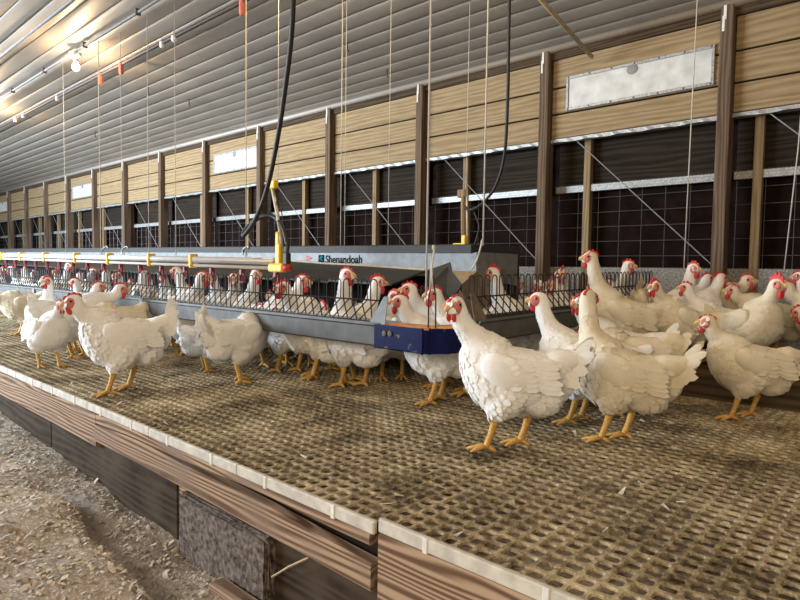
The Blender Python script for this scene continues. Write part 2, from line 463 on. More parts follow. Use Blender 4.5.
# wood shavings
mb = MB()
for q in range(30000):
    u = rnd.random(); x = -5.6 + 4.9 * (u ** 0.8); y = rnd.uniform(-0.1, EDGE - .0)
    dg = gy(x) - y + .02 * math.sin(x * 9)
    if -.085 < dg < 0 and x > -3.0 and rnd.random() < .85: continue
    z = litter_z(x, y) + rnd.uniform(0.0, .008)
    L = rnd.choice((.005, .006, .007, .009, .011, .014, .018, .028)) * rnd.uniform(.8, 1.3); w = L * rnd.uniform(.2, .6)
    e = Euler((rnd.gauss(0, .35), rnd.gauss(0, .35), rnd.uniform(0, 6.3))).to_matrix()
    pts = [Vector(p_) for p_ in ((-L / 2, -w / 2, 0), (0, -w / 2 * 1.2, .12 * L), (L / 2, -w / 2 * .6, 0), (L / 2, w / 2 * .6, 0), (0, w / 2, .12 * L), (-L / 2, w / 2, 0))]
    mb.add([e @ p_ + Vector((x, y, z)) for p_ in pts], [(0, 1, 4, 5), (1, 2, 3, 4)])
tag(mb.build('wood_shavings', 'litter_flake'), 'loose pale wood shavings strewn over the litter floor', 'litter', kind='stuff')

# ---- long wall
wall = thing('wall_back', 'long timber framed side wall with planks above black curtain openings', 'wall', kind='structure')
SP = 1.4313; X0 = -1.2223
XL, XR = X0 - 15 * SP, X0 + 2 * SP
ZP0, ZP1, ZP2, ZP3 = 1.795, 2.010, 2.235, 2.475     # plank joints
ZC = 2.568
pm = MB(); pm.bev(0, .085, -0.075, .055, -0.02, ZC - .01, .004); post_me = pm.mesh('post', 'post_wood')
bracket = MB(); bracket.bev(0.012, .03, -0.079, -0.0745, ZC - .20, ZC - .09, .002); bracket.bev(0.02, .04, -0.081, -0.0745, ZC - .12, ZC - .02, .002); br_me = bracket.mesh('bracket', 'clip_white')
sm2 = MB(); sm2.bev(0, .06, .09, .15, 0, ZP0, .003); stud_me = sm2.mesh('stud', 'stud_wood')
plk = []
for a, b_ in ((ZP0, ZP1), (ZP1, ZP2), (ZP2, ZP3 + .05)):
    q = MB(); q.bev(0.088, SP - .003, 0.0, .035, a + .007, b_ - .007, .005); plk.append(q.mesh('plank', 'plank_wood'))
s1 = MB()
n = 30
for i in range(n):
    xa = .088 + (SP - .09) * i / n; xb = .088 + (SP - .09) * (i + 1) / n
    za = ZP0 - .002; s1.add([(xa, -.012, za), (xb, -.012, za), (xb, -.012 - .006 * (i % 3 == 0), za - .03 + .004 * math.sin(i + 1)), (xa, -.012 - .006 * ((i - 1) % 3 == 0), za - .03 + .004 * math.sin(i)), (xa, .05, za - .03), (xb, .05, za - .03)], [(0, 1, 2, 3), (3, 2, 5, 4)])
s1_me = s1.mesh('foil_strip', 'foil')
s2 = MB(); s2.bev(0.088, SP - .003, .105, .135, 1.335, 1.395, .004); s2_me = s2.mesh('ledge_strip', 'foil')
cb = MB(); cb.bev(0.088, SP - .003, .17, .19, 1.395, ZP0 + .02, .002)
cb_me = cb.mesh('upper_board', 'dark_board')
# hexagonal netting over the ledge strip and the low sill
hx = MB()


def hexnet(mb, x0, x1, z0, z1, y, p=.026, r=.0009):
    nxx = int((x1 - x0) / p); nz = max(1, int((z1 - z0) / (p * .86)))
    for i in range(nxx):
        for j in range(nz):
            x = x0 + (i + .5 * (j % 2)) * p; z = z0 + j * p * .86
            mb.tube([(x, y, z), (x, y, z + p * .45)], r, 3, cap=False)
            mb.tube([(x, y, z + p * .45), (x + p * .5, y, z + p * .86)], r, 3, cap=False)
            mb.tube([(x, y, z + p * .45), (x - p * .5, y, z + p * .86)], r, 3, cap=False)


hexnet(hx, .09, SP - .01, 1.335, 1.41, .098)
hexnet(hx, .09, SP - .01, .42, .70, .085)
hex_me = hx.mesh('hexagonal_netting', 'wire_grey')
wm = MB()
for i in range(8): wm.tube([(.10 + i * .185, .155, .68), (.10 + i * .185, .155, 1.335)], .0026, 4)
for j in range(5): wm.tube([(.09, .152, .78 + j * .125), (SP - .004, .152, .78 + j * .125)], .0026, 4)
wm_me = wm.mesh('wire_grid', 'wire_grey')
sl = MB(); sl.bev(.0, SP, .10, .16, 0.12, .682, .004); sill_me = sl.mesh('sill_board', 'white_wash')
bw = MB(); a = Vector((SP * .22, .02, ZP0 - .03)); b_ = Vector((SP * .99, .06, .70)); bw.tube([a, b_], .0045, 5); brace_me = bw.mesh('brace_rod', 'brace_steel')
for i in range(-2, 16):
    x = X0 - i * SP
    p_ = link('post', post_me, wall, (x, D, 0)); link('bracket', br_me, p_)
    if i >= 15: break
    xl = X0 - (i + 1) * SP
    for q in plk: link('plank', q, wall, (xl, D, 0))
    link('foil_strip', s1_me, wall, (xl, D, 0)); link('ledge_strip', s2_me, wall, (xl, D, 0))
    link('upper_board', cb_me, wall, (xl, D, 0)); link('stud', stud_me, wall, (-0.98 - 0.03 - 1.287 * (i + 0), D, 0))
    link('wire_grid', wm_me, wall, (xl, D, 0)); link('sill_board', sill_me, wall, (xl, D, 0))
    if i < 5: link('hexagonal_netting', hex_me, wall, (xl, D, 0))
    link('brace_rod', brace_me, wall, (xl, D, 0))
mb = MB(); mb.box(XL, XR, D + .21, D + .24, -0.1, ZC + .8); mb.build('black_curtain', 'curtain_black', wall)  # extended above the openings to block sky light through the plank gaps
mb = MB(); mb.bev(XL, XR, D - .03, D + .05, ZP3, ZC - .005, .004); tag(mb.build('trim_1', 'beam_wood'), 'dark top beam where the plank wall meets the ceiling', 'beam', kind='structure')

# vent windows in every fourth bay
for wi, bay in enumerate((0, 4, 8, 12)):
    xl = X0 - (bay + 1) * SP
    lab = ['frosted vent window in the plank wall nearest the viewer', 'frosted vent window in the plank wall above the black hose loop',
           'frosted vent window in the plank wall, third from the near end', 'small far frosted vent window at the left edge'][wi]
    w = thing('window_%d' % (wi + 1), lab, 'window', (xl, D, 0), kind='structure')
    x0, x1, z0, z1 = .245, SP - .065, 2.045, 2.29
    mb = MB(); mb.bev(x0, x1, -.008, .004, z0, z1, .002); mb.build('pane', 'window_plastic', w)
    fr = MB(); e = .022
    fr.bev(x0 - e, x1 + e, -.018, .0, z1 - .002, z1 + e, .003); fr.bev(x0 - e, x1 + e, -.018, 0, z0 - e, z0 + .002, .003)
    fr.bev(x0 - e, x0, -.018, 0, z0, z1, .003); fr.bev(x1, x1 + e, -.018, 0, z0, z1, .003); f_ = fr.build('window_frame', 'foil', w)
    sc = MB()
    for q in range(7):
        for z in (z0 - .011, z1 + .011):
            xx = x0 + (x1 - x0) * q / 6; sc.bev(xx - .006, xx + .006, -.023, -.017, z - .006, z + .006, .002)
    sc.build('screw_heads', 'pipe_dark', f_)
    fl = MB(); fl.ell(((x0 + x1) / 2 - .02, -.012, z1 - .03), (.045, .006, .04), None, 10, 6); fl.build('pull_tab', 'conduit_grey', w)

# ---- ceiling
ceil = thing('ceiling', 'grey ribbed metal ceiling panels running along the house', 'ceiling', kind='structure')
SL = 0.092; RS = 0.176
cp = MB(); prof = [(0, .004), (.004, .012), (.010, .012), (.014, -.001), (.03, -.004), (.09, -.006), (.14, -.0045), (.168, -.001), (RS + .001, .004), (RS + .002, .012)]
vs = [(x, -y_, z_) for x in (XL, XR) for y_, z_ in prof]
kk = len(prof); cp.add(vs, [(i, i + 1, kk + i + 1, kk + i) for i in range(kk - 1)])
cp_me = cp.mesh('ceiling_panel', 'ceiling_metal', True)
for i in range(44):
    y = D + 0.0 - i * RS
    link('ceiling_panel', cp_me, ceil, (0, y, ZC + 0.012 + SL * (D - y))).rotation_euler = (-math.atan(SL), 0, 0)
mb = MB(); mb.tube([(XL, D - .045, ZC - .005), (XR, D - .045, ZC - .005)], .035, 10); tag(mb.build('trim_2', 'ceiling_metal', None, True), 'rounded pale edge trim along the ceiling and wall joint', 'trim', kind='structure')
mb = MB(); mb.box(XL, XR, -3, D + .3, ZC + .75, ZC + .80); mb.build('roof_deck', 'beam_wood', ceil)


def ceil_z(y): return ZC + SL * (D - y)


# ================================================================== FEEDER
feeder = thing('chain_feeder', 'long galvanised chain feeder with black wire grille and blue corner box', 'feeder')
YF = 1.93
LZ0, LZ1 = 0.285, 0.40
# left run trough sections
x_end = -1.87; sec = 2.4
for i in range(5):
    xb = x_end - i * sec; xa = xb - sec + .004
    mb = MB(); yb = YF; w = .13
    prof = [(yb, LZ1), (yb - .006, LZ1 - .012), (yb + .004, LZ1 - .02), (yb + .012, LZ0 + .01), (yb + .03, LZ0), (yb + w - .03, LZ0), (yb + w - .012, LZ0 + .01), (yb + w, LZ1), (yb + w - .004, LZ1), (yb + w - .018, LZ0 + .014), (yb + .034, LZ0 + .006), (yb + .016, LZ0 + .014), (yb + .008, LZ1 - .016), (yb + .004, LZ1)]
    mb.prism([(xa, y, z + .004 * (i > 0)) for y, z in prof], (xb - xa, 0, 0)); mb.build('trough', 'trough_metal', feeder)
    if i:
        mb = MB(); mb.bev(xb - .03, xb + .03, YF - .010, YF + .006, LZ0, LZ1, .003); mb.build('joint_sleeve', 'galv', feeder)


def grille_mesh(name, L, p=.063):
    """local x along the run, y toward the trough centre, z up from the trough lip"""
    mb = MB(); n = int(round(L / p)); p = L / n; r = .0034
    H1, H2 = .105, .205
    top = lambda z: (.045 * min(z, H1) / H1)
    for z, rr in ((.008, .0045), (H1, .0038)): mb.tube([(0, top(z), z), (L, top(z), z)], rr, 4)
    mb.tube([(0, top(.05) - 0, .006), (L, top(.05), .006)], .004, 4)
    for i in range(n):
        x = (i + .5) * p; a = p * .34
        z0 = .008
        arc = [(x - a, H1), (x - a, H2 - .018), (x - a * .7, H2 - .006), (x, H2), (x + a * .7, H2 - .006), (x + a, H2 - .018), (x + a, H1)]
        pts = [(x + p * .9, z0)] + arc + [(x - p * .9, z0)]
        mb.tube([(max(0, min(L, q)), top(z) + rnd.uniform(-.0012, .0012), z) for q, z in pts], r, 4, cap=False)
    return mb.mesh(name, 'wire_black')


gm = grille_mesh('wire_grille', 1.2)
for i in range(9): link('wire_grille', gm, feeder, (x_end - .06 - (i + 1) * 1.2, YF + .012, LZ1 - .008))
# corner box
poly = [(-1.885, 1.915), (-1.60, 1.915), (-1.525, 2.0), (-1.495, 2.2), (-1.63, 2.2), (-1.66, 2.06), (-1.885, 2.06)]
plain('blue_paint', (0.003, 0.007, 0.060), 0.5, var=0.3, scale=25, spec=0.12)
# rust blotches on the blue paint
mt = MATS['blue_paint']; t = mt.node_tree; b = t.nodes['Principled BSDF']; old = b.inputs['Base Color'].links[0].from_socket
n3 = nd(t, 'ShaderNodeTexNoise', Scale=16.0, Detail=5.0); t.links.new(coords(t, kind='World'), n3.inputs['Vector'])
r3 = ramp(t, n3.outputs[0], [(0.63, (0, 0, 0)), (0.67, (1, 1, 1))]); m3 = nd(t, 'ShaderNodeMix', data_type='RGBA')
t.links.new(r3.outputs[0], m3.inputs[0]); t.links.new(old, m3.inputs[6]); m3.inputs[7].default_value = (0.15, 0.11, 0.10, 1); t.links.new(m3.outputs[2], b.inputs['Base Color'])
cz0, cz1 = .287, .395
corner = MB()
for (ax, ay), (bx, by) in zip(poly, poly[1:]):
    d = Vector((bx - ax, by - ay, 0)).normalized(); nrm = Vector((-d.y, d.x, 0)) * .004
    corner.prism([(ax, ay, cz0), (bx, by, cz0), (bx, by, cz1), (ax, ay, cz1)], nrm)
corner.prism([(x, y, cz0) for x, y in poly], (0, 0, .004))
corner = corner.build('corner_box', 'blue_paint', feeder)
mb = MB(); cpoly = [(x * 1 + (-.01 if x > -1.6 else .01), y + .005, cz1 - .006) for x, y in poly]; mb.prism(cpoly, (0, 0, .005)); mb.build('corner_cover', 'rust_orange', corner)
for x, y in ((-1.60, 1.916), (-1.580, 1.941)):
    mb = MB(); mb.bev(x - .005, x + .005, y - .006, y + .006, cz0 - .004, cz1 + .002, .003); mb.build('corner_rib', 'blue_paint', corner)
mb = MB()
for dx, dz in ((-.20, .07), (-.165, .072)): mb.ell((-1.60 + dx - .02, 1.912, cz0 + dz), (.014, .004, .014), None, 10, 6)
mb.build('bolt_heads', 'nest_brown', corner, True)
# triangular end plates of the grilles
mb = MB(); mb.prism([(-1.935, YF + .002, LZ1 - .004), (-1.835, YF + .002, LZ1 - .006), (-1.868, YF + .055, LZ1 + .118), (-1.892, YF + .055, LZ1 + .118)], (0, .004, 0)); mb.build('grille_end_plate', 'galv', feeder)
# right run
XRN = -1.505; y0 = 2.205; yE = 4.5


def zr(y): return .425 + .014 * (y - 2.2)


for i in range(2):
    ya = y0 + i * 1.15; yb = ya + 1.146
    pr = [(0, 0), (.006, -.012), (-.004, -.02), (-.012, -.105), (-.03, -.115), (-.10, -.115), (-.118, -.105), (-.13, 0), (-.126, 0), (-.112, -.101), (-.096, -.109), (-.034, -.109), (-.016, -.101), (-.008, -.016), (-.004, 0)]
    mb = MB(); n_ = len(pr)
    mb.add([(XRN + x, ya, zr(ya) + z) for x, z in pr] + [(XRN + x, yb, zr(yb) + z) for x, z in pr], [tuple(range(n_)), tuple(range(2 * n_ - 1, n_ - 1, -1))] + [(k, n_ + k, n_ + (k + 1) % n_, (k + 1) % n_) for k in range(n_)])
    mb.build('trough', 'trough_metal', feeder)
    o = link('wire_grille', gm, feeder, (XRN - .012, ya - .02, zr(ya) - .008)); o.rotation_euler = (0, -math.atan(.014), math.pi / 2)
mb = MB(); mb.prism([(XRN - .002, y0 - .04, zr(y0) - .004), (XRN - .002, y0 + .06, zr(y0) - .006), (XRN - .05, y0 + .03, zr(y0) + .118), (XRN - .05, y0 - .01, zr(y0) + .118)], (-.004, 0, 0)); mb.build('grille_end_plate', 'nest_brown', feeder)
# hanger rod on the corner
for x in (-1.615, -1.575):
    mb = MB(); mb.tube([(-1.59, 1.97, .62), (x, 1.972, .52), (x, 1.974, cz1)], .0032, 6); mb.build('hanger_rod', 'wire_black', feeder)

# ================================================================== NEST
NX1 = -1.98; NX0 = -13.5


def nz(x): return 0.0085 * (-x - 2.0)       # the nest line rises slightly along the house


nest = thing('nest_housing', 'long grey metal nest housing with a galvanised name panel behind the feeder', 'nest box')


def xprism(name, prof, xa, xb, mat, parent, n=1):
    mb = MB(); k = len(prof)
    mb.add([(xa, y, z + nz(xa)) for y, z in prof] + [(xb, y, z + nz(xb)) for y, z in prof], [tuple(range(k)), tuple(range(2 * k - 1, k - 1, -1))] + [(i, k + i, k + (i + 1) % k, (i + 1) % k) for i in range(k)])
    return mb.build(name, mat, parent)


for i in range(5):
    xa = NX1 - (i + 1) * 2.3 + .004; xb = NX1 - i * 2.3
    xprism('name_panel' if i == 0 else 'front_panel', [(2.85, .60), (2.856, .60), (2.856, .748), (2.85, .748)], xa, xb, 'galv', nest)
    xprism('top_cover', [(2.835, .745), (2.835, .790), (2.845, .796), (3.36, .80), (3.36, .745)], xa, xb - .03 * (i == 0), 'nest_grey', nest)
xprism('back_panel', [(3.30, .12), (3.33, .12), (3.33, .76), (3.30, .76)], NX0, NX1, 'nest_dark', nest)
xprism('nest_floor', [(2.80, .14), (3.32, .14), (3.32, .17), (2.80, .17)], NX0, NX1, 'nest_dark', nest)
mb = MB(); mb.prism([(NX1 - .004, 2.857, .60), (NX1 - .004, 3.3, .55), (NX1 - .004, 3.3, .75), (NX1 - .004, 2.857, .75)], (.008, 0, 0)); mb.build('end_panel', 'galv', nest)
# tilted lid in front, lifted at its left end
lpt = [at_y(q, w_, 2.80) for q, w_ in ((425, 270.5), (362, 266), (322, 264), (286, 261))]
lx = [q.x for q in lpt] + [-13.5]; lt = [q.z for q in lpt] + [lpt[-1].z]
for a in range(4):
    xa, xb = lx[a + 1], lx[a]; mb = MB()
    za, zb = lt[a + 1] + nz(xa) * (a > 2), lt[a]
    v = [(xa, 2.80, za), (xb, 2.80, zb), (xb, 2.50, .560), (xa, 2.50, .570 + nz(xa) * (a > 2)), (xa, 2.80, za - .012), (xb, 2.80, zb - .012), (xb, 2.50, .548), (xa, 2.50, .558 + nz(xa) * (a > 2))]
    mb.add(v, [(0, 1, 2, 3), (7, 6, 5, 4), (0, 4, 5, 1), (1, 5, 6, 2), (2, 6, 7, 3), (3, 7, 4, 0)]); L = mb.build('front_lid', 'nest_grey', nest)
    mb = MB(); mb.prism([(xa, 2.798, za), (xb, 2.798, zb), (xb, 2.798, zb + .012), (xa, 2.798, za + .012)], (0, .012, 0)); mb.build('lid_edge', 'nest_cream', L)
# faceted hood at the near end
A = at_y(450, 262, 2.66); B = at_y(477, 271, 2.74); Cc = at_y(462, 284, 2.52); E1 = at_y(491, 280, 2.82); G1 = at_y(490, 303, 2.80); H1 = at_y(468, 322, 2.52); K1 = at_y(428, 270, 2.62); J1 = at_y(452, 300, 2.45)
Tn = at_y(452, 271, 2.62)
mb = MB(); mb.prism([Tn, B, Cc], (0, .006, -.004)); hood = mb.build('end_hood', 'nest_cream', nest)
mb = MB(); mb.prism([Cc, B, E1, G1, H1], (-.01, .006, -.004)); mb.build('hood_side', 'nest_brown', hood)
mb = MB(); mb.prism([K1, A, Tn, Cc, J1, at_y(425, 287, 2.45)], (0, .008, -.006)); mb.build('hood_front', 'nest_grey', hood)
# plank behind the nest end
mb = MB(); p0 = at_y(470, 259, 3.42); mb.prism([at_y(474, 259, 3.42), at_y(509, 258.5, 3.42), at_y(494, 265, 3.42), at_y(496, 284, 3.42), at_y(474, 284, 3.42)], (0, .02, 0))
mb.build('end_board', 'stud_wood', nest)
# lettering and logo
tx = bpy.data.curves.new('lettering', 'FONT'); tx.body = 'Shenandoah'; tx.size = 1.0; tx.extrude = 0.0; tx.offset = 0.018
to = bpy.data.objects.new('tmp_text', tx); C.objects.link(to)
bpy.context.view_layer.update()
me = bpy.data.meshes.new_from_object(to.evaluated_get(bpy.context.evaluated_depsgraph_get())); bpy.data.objects.remove(to)
co = np.array([v.co[:] for v in me.vertices]); pL = at_y(325.5, 262, 2.848); pR = at_y(362, 262, 2.848); zt = at_y(325, 255.0, 2.848).z; zb = at_y(325, 263.0, 2.848).z
sx = (pR.x - pL.x) / (co[:, 0].max() - co[:, 0].min()); sz = (zt - zb) / (co[:, 1].max() - co[:, 1].min())
for v in me.vertices:
    x, y = v.co.x - co[:, 0].min(), v.co.y; v.co = Vector((pL.x + x * sx, 2.8475, zb + y * sz + nz(pL.x) * 0))
me.materials.append(M['ink']); tl = link('lettering', me, nest)
a = at_y(318.5, 262.5, 2.848); b_ = at_y(324, 255, 2.848)
mb = MB(); mb.box(a.x, b_.x, 2.8465, 2.849, a.z, b_.z); lg = mb.build('logo', 'ink', nest)
mb = MB(); h = (b_.z - a.z); w = b_.x - a.x; mb.prism([(a.x + w * .08, 2.846, a.z + h * .5), (a.x + w * .45, 2.846, a.z + h * .92), (a.x + w * .92, 2.846, a.z + h * .72), (a.x + w * .55, 2.846, a.z + h * .55), (a.x + w * .9, 2.846, a.z + h * .2), (a.x + w * .4, 2.846, a.z + h * .3)], (0, .001, 0)); mb.build('logo_swirl', 'teal_print', lg)
mb = MB(); mb.prism([at_y(306, 260.5, 2.845), at_y(306, 255.5, 2.845), at_y(312, 258, 2.845)], (0, .003, 0)); mb.build('arrow_mark', 'red_plastic', nest)
o = tag(nest, None)

# ================================================================== DRINKER LINES
dr = thing('drinker_line', 'white nipple drinker pipe with yellow hangers and red cups above the hens', 'drinker')
YD = 2.35
dz = lambda x: 0.672 + 0.0105 * (-x - 3.2)
XD1 = at_y(289, 268, YD).x
mb = MB(); mb.tube([(-13, YD, dz(-13) + .012), (XD1 - .16, YD, dz(XD1) + .012)], .024, 12); mb.build('support_tube', 'alu', dr, True)
mb = MB(); mb.tube([(-13, YD - .005, dz(-13) - .034), (XD1, YD - .005, dz(XD1) - .034)], .0125, 10); mb.build('water_pipe', 'white_pvc', dr, True)
hang = MB(); hang.bev(-.015, .015, -.036, .032, -.034, .058, .005); hang.bev(-.010, .010, -.034, .024, -.050, -.030, .004); hang_me = hang.mesh('pipe_hanger', 'yellow_plastic')
cup = MB(); cup.bev(-.016, .016, -.016, .016, -.05, .0, .005); cup.tube([(0, 0, -.05), (0, 0, -.085)], [.008, .005], 8); cup.prism([(-.03, -.012, -.10), (.03, -.012, -.10), (.022, -.006, -.085), (-.022, -.006, -.085)], (0, .024, 0)); cup.bev(-.03, -.02, -.008, .008, -.10, -.03, .002); cup.bev(.02, .03, -.008, .008, -.10, -.03, .002)
cup_me = cup.mesh('drip_cup', 'drink_red')
for px in (193.5, 151.5, 110, 77, 46, 22, 3):
    p_ = at_y(px, 258, YD); link('pipe_hanger', hang_me, dr, (p_.x, YD, dz(p_.x) - .004))
for i in range(22):
    x = XD1 - .13 - i * .40; link('drip_cup', cup_me, dr, (x, YD - .005, dz(x) - .046))
# end fitting
e = Vector((at_y(280, 268, YD).x, YD, dz(XD1) - .03))
mb = MB(); mb.bev(e.x - .10, e.x + .055, YD - .03, YD + .025, e.z - .028, e.z + .028, .01); fit = mb.build('end_tee', 'yellow_plastic', dr)
mb = MB(); mb.tube([(e.x + .05, YD, e.z), (e.x + .10, YD, e.z)], .025, 12); mb.build('end_cap', 'red_plastic', fit, True)
mb = MB(); mb.bev(e.x - .03, e.x + .02, YD - .022, YD + .02, e.z + .02, e.z + .16, .008); mb.bev(e.x - .03, e.x + .005, YD - .02, YD + .02, e.z + .15, e.z + .235, .006); mb.build('regulator_body', 'yellow_plastic', fit)
tp = at_y(272, 186, YD); tb = at_y(281, 238, YD)
mb = MB(); mb.tube([tb + Vector((.01, 0, -.06)), tb, (tb + tp) / 2 + Vector((.012, 0, -.02)), tp], .012, 10); mb.build('standpipe', 'tan_tube', fit, True)
mb = MB(); mb.bev(tp.x - .018, tp.x + .05, YD - .02, YD + .02, tp.z - .02, tp.z + .035, .008); mb.build('standpipe_cap', 'yellow_plastic', fit)
mb = MB(); q = at_y(287, 262, YD); mb.bev(q.x - .02, q.x + .02, YD - .02, YD + .02, q.z - .02, q.z + .06, .006); mb.tube([q + Vector((0, 0, .05)), at_y(288, 244, YD)], .012, 8); mb.build('hose_coupling', 'hose_black', fit)
mb = MB(); a = at_y(277, 200, YD); mb.tube([a, at_y(275, 225, YD), at_y(278, 246, YD)], .004, 6); mb.tube([at_y(280, 200, YD), at_y(284, 230, YD), at_y(284, 246, YD)], .004, 6); mb.build('breather_tube', 'hose_black', fit, True)

dr2 = thing('drinker_line', 'yellow fitting and tan standpipe of the far drinker line behind the nest', 'drinker')
YD2 = 3.75
q0 = at_y(464, 247, YD2); q1 = at_y(463.5, 196, YD2)
mb = MB(); mb.tube([q0, q1], .022, 8); mb.build('standpipe', 'stud_wood', dr2, True)
mb = MB(); mb.tube([q0 + Vector((.035, 0, 0)), q1 + Vector((.03, 0, .06))], .009, 8); mb.build('sight_tube', 'tan_tube', dr2, True)
mb = MB(); mb.bev(q1.x - .05, q1.x + .03, YD2 - .02, YD2 + .02, q1.z - .01, q1.z + .05, .006); mb.build('standpipe_cap', 'stud_wood', dr2)
mb = MB(); mb.bev(q0.x - .01, q0.x + .03, YD2 - .03, YD2 + .02, q0.z - .03, q0.z + .09, .006); mb.bev(q0.x - .10, q0.x + .0, YD2 - .02, YD2 + .02, q0.z + .0, q0.z + .03, .006); mb.build('regulator_body', 'yellow_plastic', dr2)
mb = MB(); mb.tube([(-9, YD2, q0.z - .03), (q0.x + .02, YD2, q0.z - .03)], .013, 8); mb.build('water_pipe', 'white_pvc', dr2, True)


# hoses
def spline(pts, n=10):
    pts = [Vector(p) for p in pts]; out = []
    P = [pts[0]] + pts + [pts[-1]]
    for i in range(1, len(P) - 2):
        for k in range(n):
            t = k / n; a, b, c, d = P[i - 1], P[i], P[i + 1], P[i + 2]
            out.append(0.5 * ((2 * b) + (c - a) * t + (2 * a - 5 * b + 4 * c - d) * t * t + (3 * b - a - 3 * c + d) * t ** 3))
    return out + [pts[-1]]


hy = YD + .02
hp = [Vector((at_y(293.5, -12, 2.0).x + .03, 1.98, ceil_z(1.98))), at_y(293.5, -12, 2.0), at_y(291, 40, 2.05), at_y(286, 82, 2.1), at_y(279, 130, 2.15), at_y(268, 185, 2.2), at_y(256, 218, 2.22), at_y(246, 233, 2.24), at_y(243, 235.5, 2.25), at_y(245, 230, 2.27), at_y(254, 221, 2.3), at_y(263, 216.5, 2.32), at_y(274, 217, YD), at_y(283, 228, YD), at_y(287.5, 246, YD)]
mb = MB(); mb.tube(spline(hp, 6), .0145, 8)
tag(mb.build('water_hose', 'hose_black', None, True), 'thick black water hose looping down to the yellow drinker end', 'hose')
hp = [Vector((at_y(509.5, -12, 3.3).x, 3.29, ceil_z(3.29))), at_y(509.5, -12, 3.3), at_y(508.5, 50, 3.35), at_y(508, 90, 3.4), at_y(505, 150, 3.5), at_y(497, 183, 3.55), at_y(484, 202, 3.6), at_y(472, 209.5, 3.7), at_y(466, 208, 3.74), at_y(463, 202, YD2)]
mb = MB(); mb.tube(spline(hp, 6), .011, 8)
tag(mb.build('water_hose', 'hose_black', None, True), 'thin black hose hanging near the wall and curling to the far standpipe', 'hose')
hp = [at_y(474, 212, YD2), at_y(479, 226, YD2), at_y(476, 240, YD2), at_y(473, 248, YD2)]
mb = MB(); mb.tube(spline(hp, 6), .007, 6)
tag(mb.build('water_hose', 'hose_black', None, True), 'short dark hose end hanging beside the far standpipe', 'hose')

# ================================================================== CEILING FITTINGS
yc = 2.27; mb = MB(); mb.tube([(XL, yc, ceil_z(yc) - .045), (XR, yc, ceil_z(yc) - .045)], .013, 8)
cond = thing('conduit_pipe', 'grey electrical conduit running along the ceiling past the lit bulb', 'pipe'); mb.build('tube', 'conduit_grey', cond, True)
for i in range(9):
    mb = MB(); x = -1.6 - i * 1.15; mb.bev(x - .012, x + .012, yc - .022, yc + .022, ceil_z(yc) - .07, ceil_z(yc) - .015, .004); mb.build('pipe_clip', 'pipe_dark', cond)
yc2 = 1.86; mb = MB(); mb.tube([(XL, yc2, ceil_z(yc2) - .04), (XR, yc2, ceil_z(yc2) - .04)], .016, 8)
cond2 = thing('conduit_pipe', 'pale conduit along the ceiling at the top left corner', 'pipe'); mb.build('tube', 'conduit_grey', cond2, True)
yw = 2.66; zw = ceil_z(yw) - .06
shaft = thing('winch_shaft', 'dark winch pipe along the ceiling that carries the pulleys and cords', 'pipe')
mb = MB(); mb.tube([(XL, yw, zw), (XR, yw, zw)], .017, 8); mb.build('tube', 'pipe_dark', shaft, True)
mb = MB(); mb.tube([(XL, yw - .035, zw + .005), (XR, yw - .035, zw + .005)], .005, 6); mb.build('drive_cable', 'conduit_grey', shaft, True)
for px, py in ((24, 108), (58, 88), (101, 66), (122, 58), (163, 32), (175, 28), (243, -2), (16, 112)):
    v = ray(px, py); p_ = CAM + v * (yw / v.y); x = p_.x
    red = px in (101, 122, 243)
    mb = MB(); mb.bev(x - .02, x + .02, yw - .03, yw + .012, zw - (.11 if red else .05), zw + .03, .01); mb.build('pulley', 'pulley_red' if red else 'clip_white', shaft)


def lamp(x, y, label, vis=True):
    zc = ceil_z(y) - .045 - .045
    L = thing('bulb_lamp', label, 'lamp', (x, y, zc), group='bulb lamps on the conduit')
    mb = MB(); mb.tube([(0, 0, .03), (0, 0, -.01), (0, 0, -.03)], [.055, .055, .03], 12); mb.tube([(.0, 0, -.005), (.12, 0, -.01)], .02, 8); mb.build('socket_base', 'white_pvc', L, True)
    mb = MB(); mb.tube([(0, 0, -.03), (0, 0, -.055)], [.024, .022], 10); mb.build('socket', 'clip_white', L, True)
    mb = MB(); mb.ell((0, 0, -.105), (.036, .036, .042), None, 14, 10); mb.tube([(0, 0, -.05), (0, 0, -.085)], [.016, .026], 10); mb.build('bulb', 'bulb_glow', L, True)
    l = bpy.data.lights.new('bulb_light', 'POINT'); l.energy = 32; l.color = (1.0, 0.72, 0.42); l.shadow_soft_size = .04
    o = bpy.data.objects.new('bulb_light', l); C.objects.link(o); o.location = (x, y, zc - .17)


lx_ = at_z(70, 50, ceil_z(yc) - .045).x
lamp(lx_, yc, 'lit bare bulb in a pale socket under the ceiling conduit')
lamp(lx_ - 3.3, yc, 'lit bare bulb just at the left edge of the ceiling')
lamp(lx_ + 3.6, yc, 'lit bare bulb above the name panel of the nest')
lamp(lx_ + 6.6, yc, 'lit bare bulb above the hens nearest the viewer')

